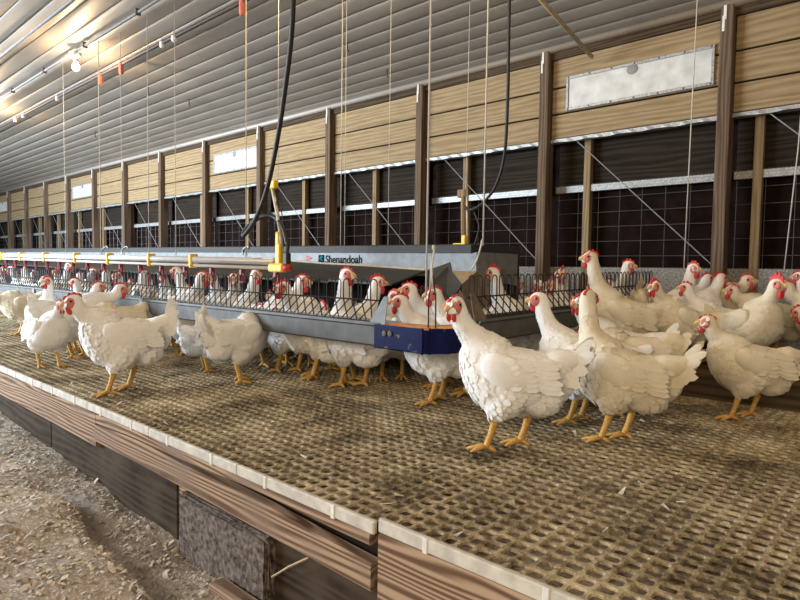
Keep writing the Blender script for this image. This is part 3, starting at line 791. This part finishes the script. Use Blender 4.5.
# cords: (pixel column at top, y, pixel column & row at bottom, depth y, radius, material, what it holds)
cords = [(66, 262, 2.36, .0035, 'cord', 'drinker pipe at the far left'), (101, 255, 2.36, .006, 'cord_yellow', 'drinker pipe under the first red pulley'),
         (122.5, 255, 2.4, .0035, 'cord', 'drinker pipe under the second red pulley'), (149, 255, 2.38, .005, 'cord', 'drinker pipe below the ceiling clip'),
         (176, 256, 2.42, .0045, 'cord', 'drinker pipe beside the white pulley'), (246, 258, 2.37, .0055, 'cord_yellow', 'drinker pipe beside the thick black hose'),
         (278, 186, 2.36, .003, 'cord', 'yellow standpipe cap'), (340.5, 248, 3.0, .005, 'cord', 'nest top beside the tall wall post'), (344.5, 248, 3.05, .0035, 'cord', 'nest top as the thinner of a pair'),
         (388, 247, 3.1, .003, 'cord', 'nest top above its galvanised panel'), (466, 197, 3.74, .004, 'cord', 'far standpipe by the wall'), (483, 246, 2.9, .007, 'cord', 'near end of the nest'),
         (426, 296, 1.97, .006, 'cord', 'blue feeder corner box')]
for px, pyb, yy, r_, mt_, what in cords:
    b_ = at_y(px, pyb, yy); mb = MB(); mb.tube([b_, (b_.x, yy, ceil_z(yy) + .01)], r_ * .68, 6)
    tag(mb.build('hanging_cord', mt_, None, True), 'taut cord from the ceiling holding the ' + what, 'cord', 'hanging cords')
b_ = at_y(684, 268, 4.30); tpt = at_y(698, -5, 4.05); tpt.z = ceil_z(4.05)
mb = MB(); mb.tube([b_, tpt], .0038, 6); tag(mb.build('hanging_cord', 'cord', None, True), 'slightly slanted cord holding the far end of the right feeder run', 'cord', 'hanging cords')
mb = MB(); mb.tube([at_y(784, 272, 4.5), at_y(798, 150, 4.5), Vector((at_y(812, 5, 4.5).x, 4.5, ceil_z(4.5)))], .004, 6); tag(mb.build('hanging_cord', 'cord', None, True), 'thin wire at the right edge in front of the curtain', 'cord', 'hanging cords')
mb = MB(); mb.tube(spline([at_y(482, 240, 2.9), at_y(480, 250, 2.84), at_y(476, 262, 2.82), at_y(471, 270, 2.80)], 6), .005, 6); tag(mb.build('cord_tail', 'cord', None, True), 'loose white cord tail knotted at the near nest end', 'cord')
mb = MB(); mb.tube([(-1.59, 1.968, .56), (-1.596, 1.968, .66), (-1.586, 1.97, .74)], .004, 6); mb.tube([(-1.604, 1.968, .56), (-1.600, 1.968, .70)], .0035, 6); mb.ell((-1.59, 1.97, .74), (.008, .008, .012), None, 8, 6)
tag(mb.build('cord_knot', 'cord', None, True), 'white knotted rope loop above the blue corner box', 'cord')
# wall rod hanging from the ceiling
a = at_y(534, -8, 3.75); b_ = at_y(592, 57, D - .16)
for _ in range(120):
    if a.z > ceil_z(a.y) - .02: break
    a = a + (a - b_).normalized() * .02
mb = MB(); mb.tube([a, b_], .016, 8); tag(mb.build('wooden_rod', 'rod_tan', None, True), 'slanted tan wooden rod under the ceiling near the wall', 'rod')
# hooks on the nest top
for px, lab in ((245, 'bent wire hook on the nest top below the hose loop'), (104, 'bent wire hook on the nest top at the far left'), (124, 'bent wire hook on the nest top, second from the left')):
    mb = MB(); mb.tube(spline([at_y(px - 2, 255, 2.83), at_y(px - 2, 250, 2.83), at_y(px + 2, 246.5, 2.83), at_y(px + 4, 248, 2.83)], 5), .007, 6); tag(mb.build('wire_hook', 'brace_steel', None, True), lab, 'hook', 'wire hooks on the nest top')
# ceiling hooks
for px, py in ((148, 88), (189, 100), (347, 43), (387, 70), (95, 132)):
    lab = {148: 'far left of the middle row', 189: 'beside the white cord', 347: 'right of the pair of cords', 387: 'right one of the five', 95: 'leftmost of the five'}[px]
    v = ray(px, py); k = (ZC + SL * D - CAM.z) / (v.z + SL * v.y); p_ = CAM + v * k
    mb = MB(); mb.tube([p_ + Vector((0, 0, .02)), p_ + Vector((0, 0, -.06)), p_ + Vector((.02, 0, -.075))], .008, 6); tag(mb.build('ceiling_hook', 'pipe_dark', None, True), 'small dark screw hook in the ceiling panels, ' + lab, 'hook', 'ceiling hooks')
# loose bits on the slats
mb = MB()
for q in range(260):
    x = -3.6 * rnd.random() ** 1.1 - .1; y = rnd.uniform(EDGE + .02, 3.0); L = rnd.uniform(.006, .022); w = L * rnd.uniform(.15, .5)
    e = Euler((rnd.gauss(0, .3), rnd.gauss(0, .3), rnd.uniform(0, 6.3))).to_matrix()
    mb.add([e @ Vector(p_) + Vector((x, y, .010)) for p_ in ((-L, -w, 0), (L, -w * .4, .001), (L, w * .4, 0), (-L, w, .002))], [(0, 1, 2, 3)])
tag(mb.build('straw_bits', 'litter_flake'), 'tiny straw and dust flakes scattered over the slats', 'debris', kind='stuff')

#HENS#
# ================================================================== HENS
def bez(a, b, c, d, t):
    u = 1 - t; return a * u ** 3 + b * 3 * u * u * t + c * 3 * u * t * t + d * t ** 3


def loft(mb, rings):
    """rings: list of lists of points (same count), closed with fans"""
    n = len(rings[0]); vs = [p for r in rings for p in r]
    fs = [(i * n + j, i * n + (j + 1) % n, (i + 1) * n + (j + 1) % n, (i + 1) * n + j) for i in range(len(rings) - 1) for j in range(n)]
    fs += [tuple(range(n - 1, -1, -1)), tuple((len(rings) - 1) * n + j for j in range(n))]
    mb.add(vs, fs)


def feather(out, p, n, d, L, w, lift, mi=0):
    sd = n.cross(d)
    a = p - n * .002
    vs = [a, p + d * L * .45 + sd * w * .5 + n * lift * .3, p + d * L * .45 + n * (lift * .5 + .002), p + d * L * .45 - sd * w * .5 + n * lift * .3,
          p + d * L * .86 + sd * w * .34 + n * lift * .7, p + d * L * .86 - sd * w * .34 + n * lift * .7, p + d * L + n * lift]
    out.add(vs, [(0, 1, 2), (0, 2, 3), (1, 4, 6, 2), (2, 6, 5, 3)], mi)


class Proto: pass


def make_proto(seed, head=(.165, 0.0, .475), yaw=0, hpitch=0, pitch=6, feet=((.03, .055), (-.03, -.055)), comb=1.0, tint='feather_white', fluff=1.0, tail_up=40, tail_len=.105, crouch=0.0, stretch=1.0):
    """one hen posture: local x forward, z up, feet on z = 0"""
    r = random.Random(seed); P = Proto()
    rot = Matrix.Rotation(math.radians(-pitch), 3, 'Y'); piv = Vector((-.01, 0, .262 - crouch))
    B = lambda x, y, z: piv + rot @ Vector((x * .90, y, z))
    mb = MB()
    # torso: x, top, bottom, half width
    stn = [(-.228, .078, .040, .018), (-.205, .088, .000, .050), (-.165, .090, -.055, .082), (-.105, .092, -.102, .107), (-.04, .097, -.128, .121), (.03, .104, -.138, .125), (.085, .112, -.130, .118), (.13, .116, -.104, .100), (.165, .110, -.062, .075), (.19, .092, -.012, .044), (.20, .07, .028, .016)]
    rings = []
    for x, zt, zb, w in stn:
        zc = .45 * zt + .55 * zb + .01
        rings.append([B(x, w * math.sin(a) * (1 - .12 * math.cos(a)), zc + (zt - zc if math.cos(a) > 0 else zc - zb) * math.cos(a)) for a in [2 * math.pi * k / 20 for k in range(20)]])
    loft(mb, rings)
    # belly and rump fluff
    mb.ell(B(-.115, 0, -.055), (.088, .092, .078), None, 16, 10)
    mb.ell(B(-.185, 0, .005), (.055, .062, .062), None, 14, 8)
    # neck
    hd = Vector(head); hd.z -= crouch * .6
    n0 = B(.085, 0, .055); n3 = hd
    hdir = Matrix.Rotation(math.radians(yaw), 3, 'Z') @ Vector((1, 0, 0))
    fwd = (B(1, 0, 0) - B(0, 0, 0))
    n1 = n0 + fwd * .055 + Vector((0, 0, .065)); n2 = hd + Vector((-.010, 0, -.085 * stretch)) - hdir * .006
    neck = [bez(n0, n1, n2, n3, t) for t in [k / 9 for k in range(10)]]
    nr = [.088, .080, .067, .055, .046, .041, .038, .036, .035, .032]
    mb.tube(neck, nr, 14)
    # head
    hm = Matrix.Rotation(math.radians(yaw), 3, 'Z') @ Matrix.Rotation(math.radians(hpitch), 3, 'Y')
    HS = 1.16; Hh = lambda x, y, z: hd + hm @ Vector((x, y, z)); hm0 = hm; hm = hm * HS
    mb.ell(Hh(.008, 0, .004), (.036, .026, .028), hm, 14, 10)
    mb.ell(Hh(.028, 0, -.004), (.022, .016, .017), hm, 12, 8)
    # thighs
    hocks = []
    for (fx, fy), s in zip(feet, (1, -1)):
        hk = Vector((fx - .024, fy, .104)); hocks.append(hk)
        top = B(-.01, .056 * s, -.045)
        mb.tube([top, top.lerp(hk, .55) + Vector((.012, 0, 0)), hk + Vector((.004, 0, .005))], [.078, .062, .024], 12)
    me = mb.mesh('hen_raw', tint)
    o = bpy.data.objects.new('tmp_hen', me); C.objects.link(o)
    md = o.modifiers.new('r', 'REMESH'); md.mode = 'VOXEL'; md.voxel_size = .0085
    md = o.modifiers.new('s', 'SMOOTH'); md.factor = .5; md.iterations = 5
    bpy.context.view_layer.update()
    dg = bpy.context.evaluated_depsgraph_get(); ev = bpy.data.meshes.new_from_object(o.evaluated_get(dg))
    bpy.data.objects.remove(o); bpy.data.meshes.remove(me)
    vs = [v.co.copy() for v in ev.vertices]; nm = [v.normal.copy() for v in ev.vertices]; fs = [tuple(p.vertices) for p in ev.polygons]
    cen = [(p.center.copy(), p.normal.copy()) for p in ev.polygons]
    bpy.data.meshes.remove(ev)
    # soft lumps in the plumage
    ph = [r.uniform(0, 6) for _ in range(6)]
    for i, v in enumerate(vs):
        far = min(1, max(0, (v - hd).length / .08 - .5))
        vs[i] = v + nm[i] * far * (.0018 * math.sin(v.x * 62 + ph[0] + 2 * math.sin(v.z * 40 + ph[1])) * math.sin(v.z * 71 + ph[2] + v.y * 33) + .0009 * math.sin(v.x * 150 + ph[3]) * math.sin(v.z * 160 + v.y * 120 + ph[4]))
    body = MB(); body.add(vs, fs, 0)
    # feather tips over the surface
    nf = int(1500 * fluff)
    for c, n in r.sample(cen, min(nf, len(cen))):
        dh = (c - hd).length
        if dh < .042 or c.z < .125 - crouch: continue
        k = min(range(10), key=lambda q: (neck[q] - c).length)
        onneck = k >= 2 and (neck[k] - c).length < nr[k] * 1.35
        if onneck: fl = (neck[max(0, k - 1)] - neck[min(9, k + 1)]).normalized() + Vector((-.25, 0, 0)); L = r.uniform(.016, .026); w = .012
        else:
            fl = -fwd + Vector((0, 0, -.35)) + (Vector((-.2, 0, -.7)) if c.x < -.1 and c.z < .27 else Vector()); L = r.uniform(.020, .036); w = L * .75
        d = fl - n * fl.dot(n)
        if d.length < .38: continue
        rag = 1.8 if (not onneck and c.x < -.06) else 1.0
        feather(body, c, n, d.normalized(), L, w, r.uniform(.0002, .0010) * rag * fluff ** 2.5)
    # legs and toes
    for (fx, fy), hk in zip(feet, hocks):
        an = Vector((fx, fy, .018))
        body.tube([hk + Vector((.004, 0, .02)), hk, hk.lerp(an, .5), an + Vector((0, 0, .006)), an - Vector((0, 0, .008))], [.014, .0142, .011, .012, .010], 8, 1)
        for ang, L in ((0, .068), (34, .058), (-34, .058), (172, .030)):
            q = Vector((math.cos(math.radians(ang)), math.sin(math.radians(ang)), 0))
            body.tube([an + Vector((0, 0, -.004)), an + q * L * .35 + Vector((0, 0, -.003)), an + q * L * .7 + Vector((0, 0, -.009)), an + q * L * .92 + Vector((0, 0, -.0125)), an + q * L * 1.1 + Vector((0, 0, -.016))], [.0095, .0085, .0076, .0062, .0018], 6, 1)
    P.head = hd; P.parts = [('body', body.mesh('hen_body', [tint, 'leg_yellow'], True), None)]
    # wings
    for s in (1, -1):
        w = MB(); rg = []
        st2 = [(.095, .030, .010, .008), (.085, .028, .034, .016), (.05, .020, .056, .022), (0, .008, .064, .022), (-.06, -.004, .054, .018), (-.115, -.010, .038, .013), (-.165, -.012, .02, .008), (-.19, -.012, .006, .004)]
        for x, zc, h, th in st2:
            yc = .108 * math.sqrt(max(.05, 1 - ((x - .01) / .25) ** 2)) + .004
            rg.append([B(x, s * (yc + th * math.sin(a) - .10 * (h * math.cos(a)) * (1 if math.cos(a) > 0 else .2)), zc + .012 + h * math.cos(a)) for a in [2 * math.pi * k / 12 for k in range(12)]])
        loft(w, rg)
        nn = (rot @ Vector((0, s, .25))).normalized(); dd = (rot @ Vector((-1, 0, -.12))).normalized()
        for row, (xa, L, ww, cnt) in enumerate(((.06, .04, .026, 6), (.02, .05, .028, 6), (-.03, .065, .03, 6), (-.075, .10, .03, 6))):
            for q in range(cnt):
                zz = .055 - .10 * (q + .5) / cnt + .01
                x = xa + r.uniform(-.008, .008) - .012 * q * .4
                yc = .108 * math.sqrt(max(.05, 1 - ((x - .01) / .25) ** 2)) + .017 - .05 * max(0, zz - .03)
                feather(w, B(x, s * yc, zz + .01), nn, (dd + Vector((0, -s * .16 * (x < -.02), r.uniform(-.06, .06)))).normalized(), L, ww, .0008)
        P.parts.append(('wing', w.mesh('hen_wing', tint, True), None))
    # tail fan
    tl = MB(); tu = math.radians(tail_up - 0)
    for sd in (1, -1):
        for q in range(8):
            el = tu - .55 + .125 * q + r.uniform(-.10, .10)
            base = B(-.185 - .006 * q, sd * max(.004, .044 - .006 * q), .010 + .010 * q)
            d = rot @ Vector((-math.cos(el), sd * (.26 - .035 * q) + r.uniform(-.10, .10), math.sin(el))); d.normalize()
            up = rot @ Vector((.15, sd, .25)); up = (up - d * up.dot(d)).normalized()
            feather(tl, base, up, d, tail_len * (.68 + .045 * q) * r.uniform(.78, 1.08), .036, r.uniform(.001, .008))
            feather(tl, base - d * .02 + up * .004, up, d, tail_len * .5 * r.uniform(.9, 1.1), .046, .003)
    tl.tube([B(-.16, 0, .04), B(-.20, 0, .06), B(-.235, 0, .06 + .04 * math.sin(tu)), B(-.255, 0, .06 + .075 * math.sin(tu))], [.062, .054, .036, .012], 12)
    P.parts.append(('tail', tl.mesh('hen_tail', tint, True), None))
    # comb
    cbm = MB(); cs = comb
    prof = [(.032, .010), (.037, .018), (.033, .020 + .008 * cs), (.026, .021 + .010 * cs), (.021, .022 + .005 * cs), (.015, .024 + .015 * cs), (.009, .024 + .016 * cs), (.004, .024 + .008 * cs), (-.003, .024 + .017 * cs), (-.010, .023 + .015 * cs), (-.015, .022 + .008 * cs), (-.023, .019 + .012 * cs), (-.031, .013 + .008 * cs), (-.030, .010), (-.010, .020), (.012, .022)]
    tiltc = r.uniform(-.25, .25)
    for th, k in ((.0045, 1.0), (.0028, 1.04)):
        pr = [((x - .002) * k + .006, z if z < .023 else .023 + (z - .023) * k) for x, z in prof]
        cbm.prism([Hh(x, -th + tiltc * max(0, z - .02), z) for x, z in pr], hm @ Vector((0, 2 * th, 0)))
    P.parts.append(('comb', cbm.mesh('hen_comb', 'comb_red'), None))
    for s in (1, -1):
        wt = MB(); wt.ell(Hh(.030, s * .010, -.026 - .006 * cs), (.011, .0055, .013 + .005 * cs), hm, 10, 8)
        P.parts.append(('wattle', wt.mesh('hen_wattle', 'comb_red', True), None))
    bk = MB(); bk.tube([Hh(.036, 0, .000), Hh(.046, 0, .001), Hh(.055, 0, -.003), Hh(.059, 0, -.010)], [.0145, .012, .0075, .002], 8)
    bk.tube([Hh(.038, 0, -.008), Hh(.047, 0, -.009), Hh(.054, 0, -.010)], [.008, .006, .002], 6)
    P.parts.append(('beak', bk.mesh('hen_beak', 'beak_horn', True), None))
    for s in (1, -1):
        fp = MB(); fp.ell(Hh(.019, s * .0175, -.002), (.0225, .0102, .0215), hm, 12, 8)
        ey = MB(); ey.ell(Hh(.018, s * .0268, .006), (.0052, .003, .0052), hm, 8, 6)
        P.parts.append(('face_patch', fp.mesh('hen_face', 'face_red', True), ey.mesh('hen_eye', 'eye_dark', True)))
    return P


HN = [0]
PLACED = []


def put_hen(P, pos, rz, label, scale=1.0, group=None, roll=0.0):
    o = thing('hen', label, 'hen', pos, rz, group); o.scale = (scale,) * 3; PLACED.extend(discs(pos, rz, scale))
    for nm_, me_, sub in P.parts:
        c = link(nm_, me_, o)
        if sub: link('eye', sub, c)
    HN[0] += 1
    return o


def hen_px(P, px, py, phi, label, scale=1.0, z=0.0, group=None):
    p_ = at_z(px, py, z); return put_hen(P, p_, heading(p_, phi), label, scale, group)


def hen_yd(P, px, yy, phi, label, scale=1.0, z=0.0, group=None):
    """hen whose feet are hidden: image column and distance row"""
    p_ = at_y(px, 290, yy); p_ = Vector((p_.x, yy, z)); return put_hen(P, p_, heading(p_, phi), label, scale, group)


def discs(pos, rz, sc):
    c, d = math.cos(rz), math.sin(rz)
    return [(pos.x + c * q * sc, pos.y + d * q * sc, .102 * sc) for q in (-.15, -.04, .07)]


def clash(ds):
    e = 0
    for x, y, r in ds:
        for X, Y, R in PLACED:
            q = r + R - math.hypot(x - X, y - Y)
            if q > 0: e += q
        if x < -1.5: e += 2 * max(0, min(y + r - 1.93, 2.07 + r - y))                 # long trough
        if y > 2.1: e += 2 * max(0, min(x + r + 1.65, -1.49 + r - x))                  # right trough
        if x - r < -1.98: e += 2 * max(0, min(y + r - 2.86, 3.37 + r - y))                                # nest
        e += 3 * max(0, y + r - 4.66)
    return e


def hen_hd(P, px, py, yy, phi, label, z=0.0, group=None, lo=.86, hi=1.16, rz=None, fixed=False):
    """hen placed by its head: image point and distance row; the feet stand on height z.
    Shifts along the sight line and small turns keep it clear of its neighbours"""
    best = None
    for dy in (0,) if fixed else (0, .05, -.05, .1, -.1, .16, .22, .3, .38, .46):
        for da in (0,) if fixed else (0, 12, -12, 25, -25, 40, -40):
            hw = at_y(px, py, yy + dy); raw = (hw.z - z) / P.head.z; sc = min(hi, max(lo, raw)); r_ = (heading(hw, phi) if rz is None else math.radians(rz)) + math.radians(da)
            o = Matrix.Rotation(r_, 3, 'Z') @ Vector((P.head.x, P.head.y, 0)) * sc
            pos = Vector((hw.x - o.x, hw.y - o.y, z))
            side = (1 if hw.x < -2.2 and yy < 2.56 and hw.y > 2.47 else 0) + (1 if yy > 2.05 and hw.x < -1.5 and min(q[1] for q in discs(pos, r_, sc)) < 2.12 else 0) + (1 if hw.x < -1.64 and yy > 2.66 and max(q[0] for q in discs(pos, r_, sc)) > -1.66 else 0)
            cost = side + clash(discs(pos, r_, sc)) + .12 * abs(dy) + .0012 * abs(da) + .3 * abs(raw - sc) + (1.0 if z > .1 and pos.y < 3.36 else 0)
            if best is None or cost < best[0]: best = (cost, pos, r_, sc)
    return put_hen(P, best[1], best[2], label, best[3], group)


# --- postures
alert = make_proto(1)
alertL = make_proto(2, yaw=50, head=(.16, .012, .48), feet=((-.02, .055), (.04, -.055)))
alertR = make_proto(3, yaw=-50, head=(.16, -.012, .48))
tall = make_proto(4, head=(.135, 0, .545), pitch=14, stretch=1.3, comb=1.3)
tallL = make_proto(5, head=(.14, .015, .53), yaw=60, pitch=12, stretch=1.3, comb=1.2)
tallR = make_proto(16, head=(.14, -.015, .53), yaw=-60, pitch=12, stretch=1.3, comb=1.2)
relax = make_proto(6, head=(.19, 0, .42), pitch=5, tint='feather_cream_warmlit')
relaxR = make_proto(7, head=(.185, -.03, .42), yaw=-70, pitch=6, tint='feather_cream_warmlit')
relaxL = make_proto(17, head=(.185, .03, .42), yaw=70, pitch=6, tint='feather_cream_warmlit')
stretchf = make_proto(8, head=(.235, 0, .43), pitch=2, hpitch=10)
peck = make_proto(9, head=(.255, 0, .345), pitch=-4, hpitch=35)

# --- hens one can single out
henA = make_proto(21, head=(.18, .01, .445), yaw=6, hpitch=12, pitch=2, feet=((.05, .06), (-.05, -.06)), fluff=1.75, tail_up=56, tail_len=.135, comb=.9)
hen_px(henA, 119, 392, 184, 'large ruffled white hen in front at the left, beak to beak with another', 1.06, -.008)
hen3 = make_proto(22, head=(.175, .035, .50), yaw=64, hpitch=8, pitch=3, feet=((.055, .055), (-.05, -.055)), tail_up=26, comb=.6)
hen_px(hen3, 505, 448, 174, 'white hen nearest the blue corner box, face turned to the viewer', 1.03, .004)
hen4 = make_proto(23, head=(.12, -.03, .545), yaw=-105, hpitch=0, pitch=8, feet=((.04, .05), (-.035, -.05)), tail_up=36, tail_len=.115, stretch=1.4, comb=.5, tint='feather_cream_warmlit')
hen_px(hen4, 614, 440, 175, 'white hen tinted by warm light, with upstretched neck and head turned away, tail raised at right', .99, .004)
hen5 = make_proto(24, head=(.16, .0, .455), yaw=8, pitch=6, feet=((.06, .055), (-.055, -.055)), tail_up=2, tail_len=.07, comb=.6, tint='feather_cream_warmlit')
hen_px(hen5, 742, 418, 196, 'white hen tinted by warm light, walking left in front of the dark step board', .93, .004)
hen17 = make_proto(25, head=(.16, .0, .53), yaw=0, pitch=8, feet=((.03, .05), (-.03, -.05)), stretch=1.25, comb=.35, tail_up=10)
hen_hd(hen17, 541, 300, 2.25, 182, 'white hen with pale beak looking left, behind the one at the blue corner')
roo = make_proto(26, head=(.14, 0, .57), pitch=12, stretch=1.45, comb=1.0, tint='feather_cream_warmlit')
hen_hd(roo, 592, 258, 3.2, 184, 'tallest white hen tinted by warm light on the deck, head rising above the right feeder grille', .132, fixed=True)
hen22 = make_proto(27, head=(.15, .01, .47), yaw=18, pitch=14, comb=1.4, tint='feather_cream_warmlit')
hen_hd(hen22, 656, 287, 3.36, 212, 'broad hen with large red comb standing at the edge of the step board', .132, fixed=True)
hen30 = make_proto(28, head=(.13, .0, .49), yaw=0, pitch=14, comb=2.2, tint='feather_cream_warmlit')
hen_hd(hen30, 775, 285, 3.5, 325, 'large hen with tall upright comb at the right, facing right', .132, fixed=True)
hen11 = make_proto(29, head=(.23, 0, .37), pitch=-2, hpitch=30, fluff=1.75, tail_up=62, tail_len=.12)
hen_px(hen11, 240, 382, 32, 'fluffy white hen with raised tail standing in front of the long trough', 1.0, -.008)
hen2 = make_proto(30, head=(.165, -.01, .46), yaw=-10, pitch=12, fluff=1.2, comb=1.0)
hen_hd(hen2, 60, 310, 1.30, 300, 'white hen face to face with the large ruffled hen', -.008, fixed=True)
hen_px(tallR, 46, 347, 285, 'slim white hen at the left with its head turned right', .98, -.008)
hen_hd(tall, 76, 282, 1.92, 165, 'white hen with arched neck just behind the two facing hens', -.008, fixed=True)
hen_hd(alert, 97, 287, 1.80, 15, 'white hen with red comb looking right, behind the ruffled hen', -.008, fixed=True)
hen_hd(stretchf, 119, 289, 1.80, 2, 'white hen stretching its neck toward the trough behind the ruffled hen', -.008, fixed=True)
relax3 = make_proto(34, head=(.20, 0, .34), pitch=-6, hpitch=30, tint='feather_cream_warmlit', tail_up=8, tail_len=.06)
relax2 = make_proto(31, head=(.20, 0, .34), pitch=-6, hpitch=30, tint='feather_cream_warmlit', tail_up=40, tail_len=.13)
hen_px(relax2, 118, 357, 188, 'cream hen half hidden behind the ruffled hen, tail pointing right', 1.0, -.008)
hen_px(relax2, 22, 334, 192, 'cream hen with lowered head at the left edge, tail raised', 1.02, -.008)
hen_px(stretchf, -6, 326, 200, 'white hen cut by the left edge of the view', 1.0, -.008)
hen_px(relax2, 6, 309, 195, 'cream hen farther back at the left edge, tail upward', 1.0, -.008)
# under and behind the long trough
def hen_w(P, px, yy, rz, label, scale=1.0):
    p_ = at_y(px, 340, yy); return put_hen(P, Vector((p_.x, yy, -.008)), math.radians(rz), label, scale)


peckb = make_proto(33, head=(.235, 0, .36), pitch=2, hpitch=25)
lookb = make_proto(32, head=(.06, .0, .575), yaw=-170, pitch=12, stretch=1.35, comb=.9)
hen_w(peck, 180, 2.36, 10, 'white hen partly under the trough behind the ruffled hen')
hen_px(stretchf, 206, 371, 40, 'small ruffled hen beside the fluffy hen with raised tail', .82, -.008)
hen_w(peckb, 288, 2.26, 186, 'shaded hen standing right under the long trough', 1.04)
hen_w(peck, 262, 2.62, 10, 'white hen low behind the trough, legs in shade')
hen_w(peckb, 334, 2.56, 60, 'white hen standing behind the trough left of the big one', 1.02)
hen_w(lookb, 353, 2.235, 182, 'big white hen under the trough end, head high above the grille', 1.07)
hen_hd(tall, 376, 283, 2.42, 10, 'white hen behind the grille end plate looking right', -.008, fixed=True)
# round the blue corner
cor = [(393, 297, 2.40, 305, alertL, 'leftmost head over the blue corner box'), (402, 302, 2.14, 184, alert, 'second head from the left over the blue corner box'), (411, 290, 2.60, 205, alert, 'third head from the left over the blue corner box'),
       (425, 289, 2.85, 190, tall, 'head behind the hanging cord over the blue corner box'), (436, 295, 2.36, 186, alert, 'head right of the hanging cord over the blue corner box'), (454, 289, 2.62, 180, alert, 'rightmost head over the blue corner box, beside the nest hood')]
for px, py, yy, ph, Pp, lab in cor:
    hen_hd(Pp, px, py, yy, ph, 'white hen, ' + lab, -.008, fixed=yy < 2.2)
# behind the right feeder run
rr = [(494, 271, 3.0, 180, tall, 'nearest the nest, looking left'), (494, 297, 2.72, 250, peck, 'bent low over the grille'), (518, 278, 3.25, 268, alert, 'facing the viewer with red face'), (538, 276, 3.55, 215, alertL, 'next to the dark wall post'),
      (551, 275, 3.95, 280, alert, 'low beside the tall slim one'), (562, 263, 3.75, 266, tall, 'tall and slim, facing the viewer'), (592, 281, 4.35, 240, alert, 'seen through the wires near the wall'), (610, 281, 4.5, 200, alertR, 'at the far end by the netting')]
for px, py, yy, ph, Pp, lab in rr:
    hen_hd(Pp, px, py, yy, ph, 'white hen behind the right feeder grille, ' + lab, -.008, fixed=Pp is tall)
# crowd in front of the right run and on the deck
cr = [(580, 303, 2.72, 186, alertL, 0, 'red-faced cream hen peering left beside the upstretched neck'), (584, 338, 2.50, 182, relax3, 0, 'cream hen lying low behind the upstretched hen, tail right'),
      (627, 266, 3.75, 6, tall, .13, 'hen looking right just behind the tallest hen'),
      (648, 296, 3.95, 85, relax2, .13, 'hen seen from behind, tail up beside the large-combed hen'),
      (692, 269, 3.80, 5, tall, .13, 'hen with long upright neck looking right near the slanted cord'), (687, 288, 3.58, 185, alert, .13, 'red-faced hen just right of the large-combed hen'),
      (706, 279, 4.25, 8, alert, .13, 'hen partly hidden behind the long-necked one'), (719, 279, 3.95, 5, alert, .13, 'hen with full red wattle beside the brown wall post'),
      (746, 281, 4.25, 12, relaxR, .13, 'cream hen behind, head turned right in front of the netting'), (734, 291, 3.72, 184, relax, .13, 'cream hen with sloping neck looking left'),
      (788, 288, 4.0, 184, relax, .13, 'red-faced hen at the right edge looking left'),
      (802, 312, 3.70, 160, relax2, .13, 'cream hen cut by the right edge, low body'), (801, 277, 4.4, 182, tall, .13, 'farthest hen at the right edge with high red comb')]
for px, py, yy, ph, Pp, z_, lab in cr:
    hen_hd(Pp, px, py, yy, ph, lab, z_)
# row of hens behind the long grille, counted from the grille end plate to the left
row = [(322, 300, 30), (301, 280, -12), (285, 288, -90), (270, 296, 175), (255, 275, 5), (234, 274, -80), (213, 277, -95), (201, 273, 8), (189, 290, 20), (178, 271, 182), (163, 273, -85), (148, 278, -60), (143, 271, 178), (130, 284, 6), (118, 276, -100), (106, 270, 185), (92, 270, 0), (80, 276, 190), (68, 266, 10), (57, 272, -90), (45, 268, 185), (34, 273, 8), (25, 264, 180), (12, 268, -70), (2, 270, 5)]
pool = [peck, alert, alert, alertR, tall, alert, alert, alertL, stretchf, tall, alert, alert, alertR, relax, alert, alert, alertL, alert, tall, alert]
for i, (px, py, rz_) in enumerate(row):
    yy = (2.13 if -130 < rz_ < -40 else 2.26) + (0, .22, .05, .26, .02)[i % 5] * (0 if -130 < rz_ < -40 else 1)
    hen_hd(pool[i % len(pool)], px, py, yy, 0, 'white hen behind the long feeder grille, %s from the grille end plate' % ORD[i], -.008, 'hens behind the long feeder grille', .9, 1.18, rz_)
